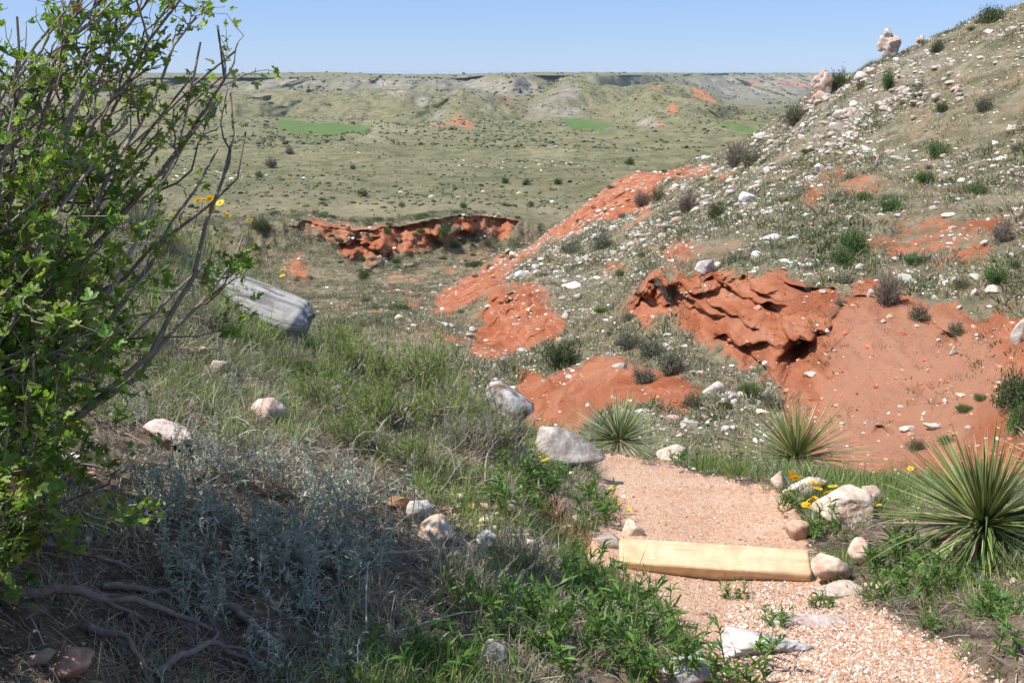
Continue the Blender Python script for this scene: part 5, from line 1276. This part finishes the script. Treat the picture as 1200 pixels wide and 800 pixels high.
def flower_mesh(seed, rad=0.017):
    rg = np.random.default_rng(seed)
    global RNG
    keep = RNG; RNG = rg
    A1, A2 = Acc(), Acc()
    n = 10; th = np.arange(n)*2*math.pi/n
    D = np.stack([np.cos(th), np.sin(th), np.full(n, 0.25)], -1)
    blades(A1, D*0.003, D, rad, 0.009, pick([(0.80,0.50,0.02),(0.85,0.58,0.03)], n, v=0.05, h=0.02), 0.15, 3, [0.6, 1.0, 1.1], side=unit(np.cross(D, [0, 0, 1.0])))
    V, F = ICO[2]; A2.add(V*np.array([0.0055, 0.0055, 0.004])+np.array([0, 0, 0.002]), [F], (0.62, 0.36, 0.02))
    RNG = keep
    return A1.mesh('petals', M_PETAL), A2.mesh('flower_centre', M_PETAL)
FM = flower_mesh(1)
def flower_plant(name, label, base, heads, cat='wildflower', group=None, scale=1.0):
    """heads: world points of the blossoms; stems rise from the base"""
    b = Vector(base)
    t = thing(name, b, label, cat, group)
    H = np.array(heads)-np.array(base)[None, :]
    r0 = H*np.array([0.25, 0.25, 0]); 
    A1 = Acc(); PL = polyline(r0, H, 6, 0.06); tubes(A1, PL, np.full((len(H), 6), 0.0011), tint((0.16, 0.2, 0.07), len(H), 0.1, 0.02), 4)
    k = np.repeat(np.arange(len(H)), 10); q = PL[k, RNG.integers(0, 3, len(k))]
    blades(A1, q, rand_dir(len(k), 0.8, 0.6), RNG.uniform(0.03, 0.06, len(k)), 0.004, pick([(0.17,0.23,0.08),(0.24,0.28,0.14)], len(k)), 0.3, 3)
    link('stems', A1.mesh('stems', M_GRASS), t)
    for h in H:
        f = link('flower', FM[0], t, tuple(h)); f.rotation_euler = (random.uniform(-0.2, 0.9), random.uniform(-0.5, 0.5), random.uniform(0, 6)); f.scale = (scale,)*3
        c = link('flower_centre', FM[1], f)
    return t
def fl(label, foot, heads, r0, r1, dr=0.0, scale=1.0, group=None):
    p, n = at(*foot, r0, r1)
    rr_ = math.hypot(p.x, p.y)
    flower_plant('yellow_wildflower', label, tuple(p), [P3(a, b, rr_+dr+random.uniform(-0.05, 0.05)) for a, b in heads], group=group, scale=scale)
fl('cluster of tall yellow daisies above the left end of the log', (240,290), [(232,235),(238,234),(246,233),(246,242),(258,238),(249,245),(266,252)], 4.8, 6.3, dr=-0.5, scale=1.25)
fl('single larger yellow daisy above the log', (285,325), [(292,258)], 4.8, 6.3, scale=1.15)
fl('pair of yellow daisies on the crest right of the log', (325,350), [(332,316),(312,287),(331,323)], 4.8, 6.3)
fl('pale yellow bunch of small blooms left of the tall daisies', (208,275), [(202,253),(208,250),(214,254),(219,250),(206,258),(213,260)], 4.8, 6.3, scale=0.7)
fl('yellow daisies growing on the cream boulders by the path', (945,585), [(931,560),(958,572),(966,583),(984,585),(928,555),(934,559),(953,565),(962,567),(970,577),(948,588),(944,592),(950,598),(956,586),(941,601),(955,603),(962,585),(976,570),(978,590)], 4.2, 5.6, dr=-0.14, scale=1.35)
fl('lone yellow bloom right of the cream boulder', (1028,602), [(1029,592)], 4.2, 5.6)
fl('lone yellow bloom in front of the big yucca leaves', (1066,570), [(1067,549)], 4.4, 5.9)
fl('small yellow mustard blooms in front of the grey-brown boulder', (638,560), [(632,535),(638,533),(636,540),(641,538),(634,531)], 4.2, 5.8, scale=0.6)
fl('faint yellow blooms on the weeds at the left path edge', (715,600), [(716,572),(725,588),(733,585),(738,598),(724,592)], 3.8, 5.2, scale=0.6)

# ---------------------------------------------------------------- dead twigs and roots on the bank
def twig(label, pts, r0, r1, rad, lift=0.03, name='dead_twig', cat='twig', col=(0.42,0.36,0.30), branches=3):
    W = []
    for k, (px, py) in enumerate(pts):
        p, n = at(px, py, r0, r1); t = k/(len(pts)-1)
        W.append(np.array([p.x, p.y, p.z+lift*(0.3+math.sin(math.pi*t))]))
    W = np.array(W); n = 18; tt = np.linspace(0, len(W)-1, n)
    C_ = np.stack([np.interp(tt, np.arange(len(W)), W[:, a]) for a in range(3)], -1)
    for _ in range(2): C_[1:-1] = (C_[:-2]+C_[1:-1]*2+C_[2:])/4
    b = C_[0].copy(); C_ = C_-b
    C_ += np.cumsum(RNG.normal(size=C_.shape), axis=0)*rad*0.35
    A1 = Acc(); tubes(A1, C_[None], np.linspace(rad, rad*0.35, n)[None], col, 6)
    m = branches
    if m:
        k = RNG.integers(5, n-2, m); d = unit(unit(C_[k+1]-C_[k-1])+RNG.normal(size=(m, 3))*0.5)
        L_ = np.linalg.norm(C_[-1]-C_[0])
        PB = polyline(C_[k], C_[k]+d*RNG.uniform(0.1, 0.3, (m, 1))*L_, 7, 0.1); tubes(A1, PB, np.linspace(rad*0.5, rad*0.2, 7)[None]*np.ones((m, 1)), col, 5)
    link(name, A1.mesh(name, M_BARK, True), None, tuple(b), label, cat)
twig('pale curved twig arching across the front of the feathery bushes', [(428,530),(450,508),(480,488),(520,478),(553,470)], 2.8, 5.4, 0.0045, 0.06)
twig('long brown twig lying below the feathery bushes', [(348,535),(420,535),(480,545),(560,552)], 2.6, 4.8, 0.004, 0.03)
twig('straight bleached twig at the lower right of the feathery bushes', [(515,580),(540,556),(562,530)], 2.8, 4.8, 0.0035, 0.04)
twig('hooked pale twig left of the tall leafy weed', [(568,570),(572,548),(590,528),(606,514)], 3.0, 5.2, 0.0035, 0.06)
twig('bundle-like straw twig pointing right over the bank foot', [(450,655),(520,664),(590,660),(645,652)], 2.4, 4.2, 0.0035, 0.05, branches=4)
twig('long thin twig sloping down through the sage patch', [(480,560),(420,610),(350,640),(300,660)], 2.3, 4.2, 0.003, 0.05)
twig('thin arched twig right of the sage patch', [(478,608),(462,640),(440,680),(380,700)], 2.2, 4.0, 0.003, 0.05)
twig('low arched straw near the bottom of the bank', [(420,760),(480,765),(540,745),(575,720)], 2.0, 3.4, 0.003, 0.06)
twig('upright-leaning bleached twig at the bottom of the bank', [(430,745),(432,700),(440,680)], 2.0, 3.4, 0.0025, 0.08)
twig('forked twig sticking up beyond the log', [(330,300),(345,285),(352,275)], 4.8, 6.3, 0.003, 0.10)
for pts, r, lab in [([(0,700),(90,715),(180,730),(275,745)], 0.014, 'long dark dead root running right from the corner'),([(100,735),(140,760),(165,800)], 0.011, 'dark root bending down to the bottom edge'),
        ([(235,690),(280,715),(310,745),(345,770)], 0.016, 'thick grey dead root below the sage patch'),([(180,800),(240,780),(300,790)], 0.010, 'short dead root at the bottom edge'),
        ([(20,640),(80,665),(160,670)], 0.009, 'thin dead branch under the big bush'),([(120,690),(200,700),(260,725)], 0.010, 'twisted dead branch above the long root')]:
    twig(lab, pts, 1.4, 3.6, r, 0.03, 'dead_root', 'dead root', (0.20,0.16,0.135), 3)

# ---------------------------------------------------------------- the big bush at the left
def big_bush():
    rg = np.random.default_rng(77)
    bases = [P3(-210, 640, 2.45), P3(-280, 600, 2.2), P3(-350, 520, 2.9)]
    for b in bases: b[2] = float(ground_z(b[0], b[1])[0])-0.02
    T = [(288,155,3.0),(276,60,3.05),(255,30,2.95),(215,-5,2.9),(165,-40,2.9),(120,-70,2.8),(60,-80,2.7),(10,-60,2.6),(-50,-60,2.5),(-120,-40,2.4),(-60,60,2.3),(20,20,2.35),(80,10,2.5),(130,50,2.75),(185,60,2.9),(225,90,2.9),
         (150,205,2.8),(150,130,2.7),(100,90,2.5),(60,130,2.4),(100,200,2.6),(190,150,2.8),(245,130,3.0),(60,220,2.3),(110,270,2.6),(60,310,2.4),(90,340,2.5),(30,330,2.2),(70,390,2.4),(80,420,2.5),(50,440,2.2),(80,470,2.3),
         (40,420,2.1),(60,520,2.2),(90,545,2.35),(30,520,2.1),(60,590,2.15),(0,600,1.95),(30,640,2.0),(70,640,2.1),(285,275,3.2),(262,300,3.1),(-250,300,1.7),(-320,500,1.6),(-200,560,1.6),(-150,700,1.5),(-60,760,1.6),(-250,680,1.5),(-320,400,1.8),(-20,700,1.8),(-30,200,2.1),(-80,300,2.0),(-60,400,1.9),(10,500,1.95),(-40,150,2.3),(255,175,3.0),(235,50,2.95),(200,40,2.95),(150,0,2.85),(270,110,3.0),(95,-20,2.8),(40,60,2.5),(0,220,2.2),(50,370,2.3),(60,460,2.3),(30,600,2.0),(190,-20,2.9),(230,20,2.95),(260,90,3.0),(0,340,2.05),(30,480,2.0),(60,610,2.1),(0,120,2.3),(30,270,2.25)]
    n = len(T); T3 = np.array([P3(*t) for t in T])
    bi = rg.integers(0, 3, n)
    B = np.array([bases[k] for k in bi])+rg.normal(size=(n, 3))*np.array([0.05, 0.05, 0.0])
    global RNG
    keep = RNG; RNG = rg
    K = 14
    PL = polyline(B, T3, K, 0.04, up=0.05, rng=rg)
    # a little random walk makes the limbs crooked
    PL[:, 1:-1] += np.cumsum(rg.normal(size=(n, K-2, 3)), axis=1)*0.007
    A1, A2 = Acc(), Acc()
    Lm = np.linalg.norm(T3-B, axis=1)
    R = np.linspace(1, 0.26, K)[None, :]*(0.0045+0.0042*Lm)[:, None]
    bc = np.array([(0.21,0.17,0.13),(0.29,0.25,0.20),(0.15,0.12,0.09)])
    tubes(A1, PL, R, pick(bc, n, v=0.12, h=0.03), 7)
    # side branches; the outer right limbs stay sparse
    m = n*9; k = rg.integers(0, n, m); a = rg.integers(5, K-1, m)
    px_, py_, _q = project(PL[k, a]); thin = (px_ > 135) & (py_ > 120) & (rg.uniform(size=m) < 0.65); k, a = k[~thin], a[~thin]; m = len(k)
    D = unit(unit(PL[k, np.minimum(a+1, K-1)]-PL[k, a-1])+rg.normal(size=(m, 3))*0.55+np.array([0, 0, 0.15]))
    L2 = rg.uniform(0.08, 0.26, m)
    P2 = polyline(PL[k, a], PL[k, a]+D*L2[:, None], 7, 0.09, rng=rg)
    P2[:, 1:] += np.cumsum(rg.normal(size=(m, 6, 3)), axis=1)*0.004
    tubes(A1, P2, np.linspace(0.0034, 0.0015, 7)[None]*np.ones((m, 1)), pick(bc, m, v=0.15, h=0.03), 5)
    # twigs
    q = m*4; k = rg.integers(0, m, q); a = rg.integers(2, 7, q); a2 = np.minimum(a, 6)
    D = unit(unit(P2[k, 6]-P2[k, 0])+rg.normal(size=(q, 3))*0.8+np.array([0, 0, 0.2]))
    P3_ = polyline(P2[k, a2], P2[k, a2]+D*rg.uniform(0.03, 0.12, (q, 1)), 4, 0.1, rng=rg)
    tubes(A1, P3_, np.linspace(0.0016, 0.0008, 4)[None]*np.ones((q, 1)), pick(bc*1.2, q, v=0.15, h=0.03), 3)
    # leaves: three lobed leaflets folded along the middle, in bunches at twig nodes
    kk = np.concatenate([np.repeat(np.arange(q), 7)]); tt = rg.choice([1, 2, 3, 3], len(kk))
    C = P3_[kk, tt]+rg.normal(size=(len(kk), 3))*0.008
    hz = (C[:, 2]-B[:, 2].mean())
    keepm = rg.uniform(size=len(kk)) < np.where(hz > 0.75, 0.5, 1.0)
    # whole twigs stay bare here and there
    bare = rg.uniform(size=q) < 0.15
    keepm &= ~bare[kk]
    C = C[keepm]; N_ = len(C)
    # leaf outline: stalk + central lobed leaflet + two side ones
    def leaflet(ang, s):
        pts = np.array([(0,0,0),(0.22,0.20,0.05),(0.50,0.30,0.06),(0.62,0.16,0.03),(0.85,0.20,0.05),(1.0,0.0,0.0),(0.85,-0.20,0.05),(0.62,-0.16,0.03),(0.50,-0.30,0.06),(0.22,-0.20,0.05),(0.55,0.0,-0.02)])*s
        c, s_ = math.cos(ang), math.sin(ang)
        M = np.array([[c, -s_, 0], [s_, c, 0], [0, 0, 1]])
        return pts@M.T
    Ls = [leaflet(0, 1.0)+[0.12, 0, 0], leaflet(0.95, 0.72)+[0.08, 0.02, 0], leaflet(-0.95, 0.72)+[0.08, -0.02, 0]]
    fan = []
    for i_ in range(3):
        o = i_*11; ring = [0,1,2,3,4,5,6,7,8,9]
        for j_ in range(10): fan.append((o+10, o+ring[j_], o+ring[(j_+1) % 10]))
    LV = np.concatenate(Ls); LF = np.array(fan)
    x = unit(rg.normal(size=(N_, 3))*0.8+np.array([0, 0, 0.15])); up = unit(rg.normal(size=(N_, 3))*0.55+np.array([-0.35, 0, 0.8]))
    y = unit(np.cross(up, x)); z = np.cross(x, y)
    Rm = np.stack([x, y, z], -1)
    S = rg.uniform(0.55, 1.15, N_)*0.0245
    hh = np.clip((C[:, 2]-B[:, 2].mean())/1.3, 0, 1)[:, None]
    lc = pick([(0.15,0.24,0.04),(0.21,0.30,0.06),(0.10,0.17,0.03),(0.28,0.34,0.10)], N_, p=[.4,.3,.2,.1], v=0.18, h=0.06)
    rust = rg.uniform(size=N_) < 0.012
    lc[rust] = pick([(0.24,0.13,0.05)], int(rust.sum()))
    stamp(A2, LV, LF, C, Rm, S, lc)
    RNG = keep
    root = np.mean(bases, axis=0)
    A1.V = [v-root for v in A1.V]; A2.V = [v-root for v in A2.V]
    t = thing('large_bush', tuple(root), 'tall thorny bush with small lobed green leaves filling the left side', 'bush')
    link('branches', A1.mesh('branches', M_BARK, True), t); link('leaves', A2.mesh('leaves', M_LEAF), t)
    print('bush leaves', N_)
big_bush()
# ---------------------------------------------------------------- sky, sun, haze, camera
SUN_EL, SUN_AZ = math.radians(56), math.radians(-106)     # azimuth from +Y towards +X: the sun stands to the left
sd = Vector((math.sin(SUN_AZ)*math.cos(SUN_EL), math.cos(SUN_AZ)*math.cos(SUN_EL), math.sin(SUN_EL)))
w = bpy.data.worlds.new('World'); bpy.context.scene.world = w; w.use_nodes = True
nt = w.node_tree; bg = nt.nodes['Background']
sky = nt.nodes.new('ShaderNodeTexSky'); sky.sky_type = 'NISHITA'; sky.sun_disc = False
sky.sun_elevation = SUN_EL; sky.sun_rotation = SUN_AZ
sky.altitude = 2500; sky.air_density = 1.0; sky.dust_density = 0.0; sky.ozone_density = 2.5
tint = nt.nodes.new('ShaderNodeMix'); tint.data_type = 'RGBA'; tint.blend_type = 'MULTIPLY'; tint.inputs['Factor'].default_value = 1.0
tint.inputs['B'].default_value = (0.92, 0.97, 1.20, 1)
clear = nt.nodes.new('ShaderNodeMix'); clear.data_type = 'RGBA'; clear.inputs['Factor'].default_value = 0.55; clear.inputs['B'].default_value = (3.4, 5.0, 8.0, 1)
nt.links.new(sky.outputs[0], tint.inputs['A']); nt.links.new(tint.outputs['Result'], clear.inputs['A']); nt.links.new(clear.outputs['Result'], bg.inputs['Color']); bg.inputs['Strength'].default_value = 0.085
sl = bpy.data.lights.new('sun', 'SUN'); sl.energy = 5.0; sl.angle = math.radians(0.5); sl.color = (1.0, 0.955, 0.89)
so = bpy.data.objects.new('sun', sl); COL.objects.link(so); so.rotation_euler = sd.to_track_quat('Z', 'Y').to_euler()

def box_mesh(name, lo, hi, mat):
    V = np.array([(x, y, z) for x in (lo[0], hi[0]) for y in (lo[1], hi[1]) for z in (lo[2], hi[2])])
    F = np.array([(0,1,3,2),(4,6,7,5),(0,4,5,1),(2,3,7,6),(0,2,6,4),(1,5,7,3)])
    return mesh_np(name, V, [F], None, (mat,))
if HAZE > 0:
    m, nt_, N, L = new_mat('thin_air')
    o_ = N('ShaderNodeOutputMaterial'); v_ = N('ShaderNodeVolumePrincipled')
    v_.inputs['Color'].default_value = (0.62, 0.78, 1.0, 1); v_.inputs['Density'].default_value = HAZE; v_.inputs['Anisotropy'].default_value = 0.1
    L(v_.outputs[0], o_.inputs['Volume'])
    zmin = float(TZ.min())-1.0; zmax = max(float(TZ.max()), CZ)+6.0
    R = 12050
    hz = link('haze', box_mesh('haze', (-R, -R, zmin), (R, R, zmax), m), kind='stuff', label='thin blue haze over the distant canyon')
cam = bpy.data.cameras.new('camera'); cam.sensor_width = 36; cam.lens = 36; cam.clip_start = 0.05; cam.clip_end = 40000
co = bpy.data.objects.new('camera', cam); COL.objects.link(co)
co.location = (0, 0, CZ); co.rotation_euler = (math.pi/2-PITCH, 0, 0)
sc = bpy.context.scene; sc.camera = co
sc.view_settings.view_transform = 'Standard'; sc.view_settings.look = 'None'; sc.view_settings.gamma = 1; sc.view_settings.use_curve_mapping = False
sc.view_settings.exposure = 0.42
sc.cycles.volume_bounces = 0; sc.cycles.max_bounces = 6; sc.cycles.diffuse_bounces = 3; sc.cycles.transmission_bounces = 4
sc.cycles.use_denoising = True; sc.cycles.use_adaptive_sampling = True; sc.cycles.adaptive_threshold = 0.03
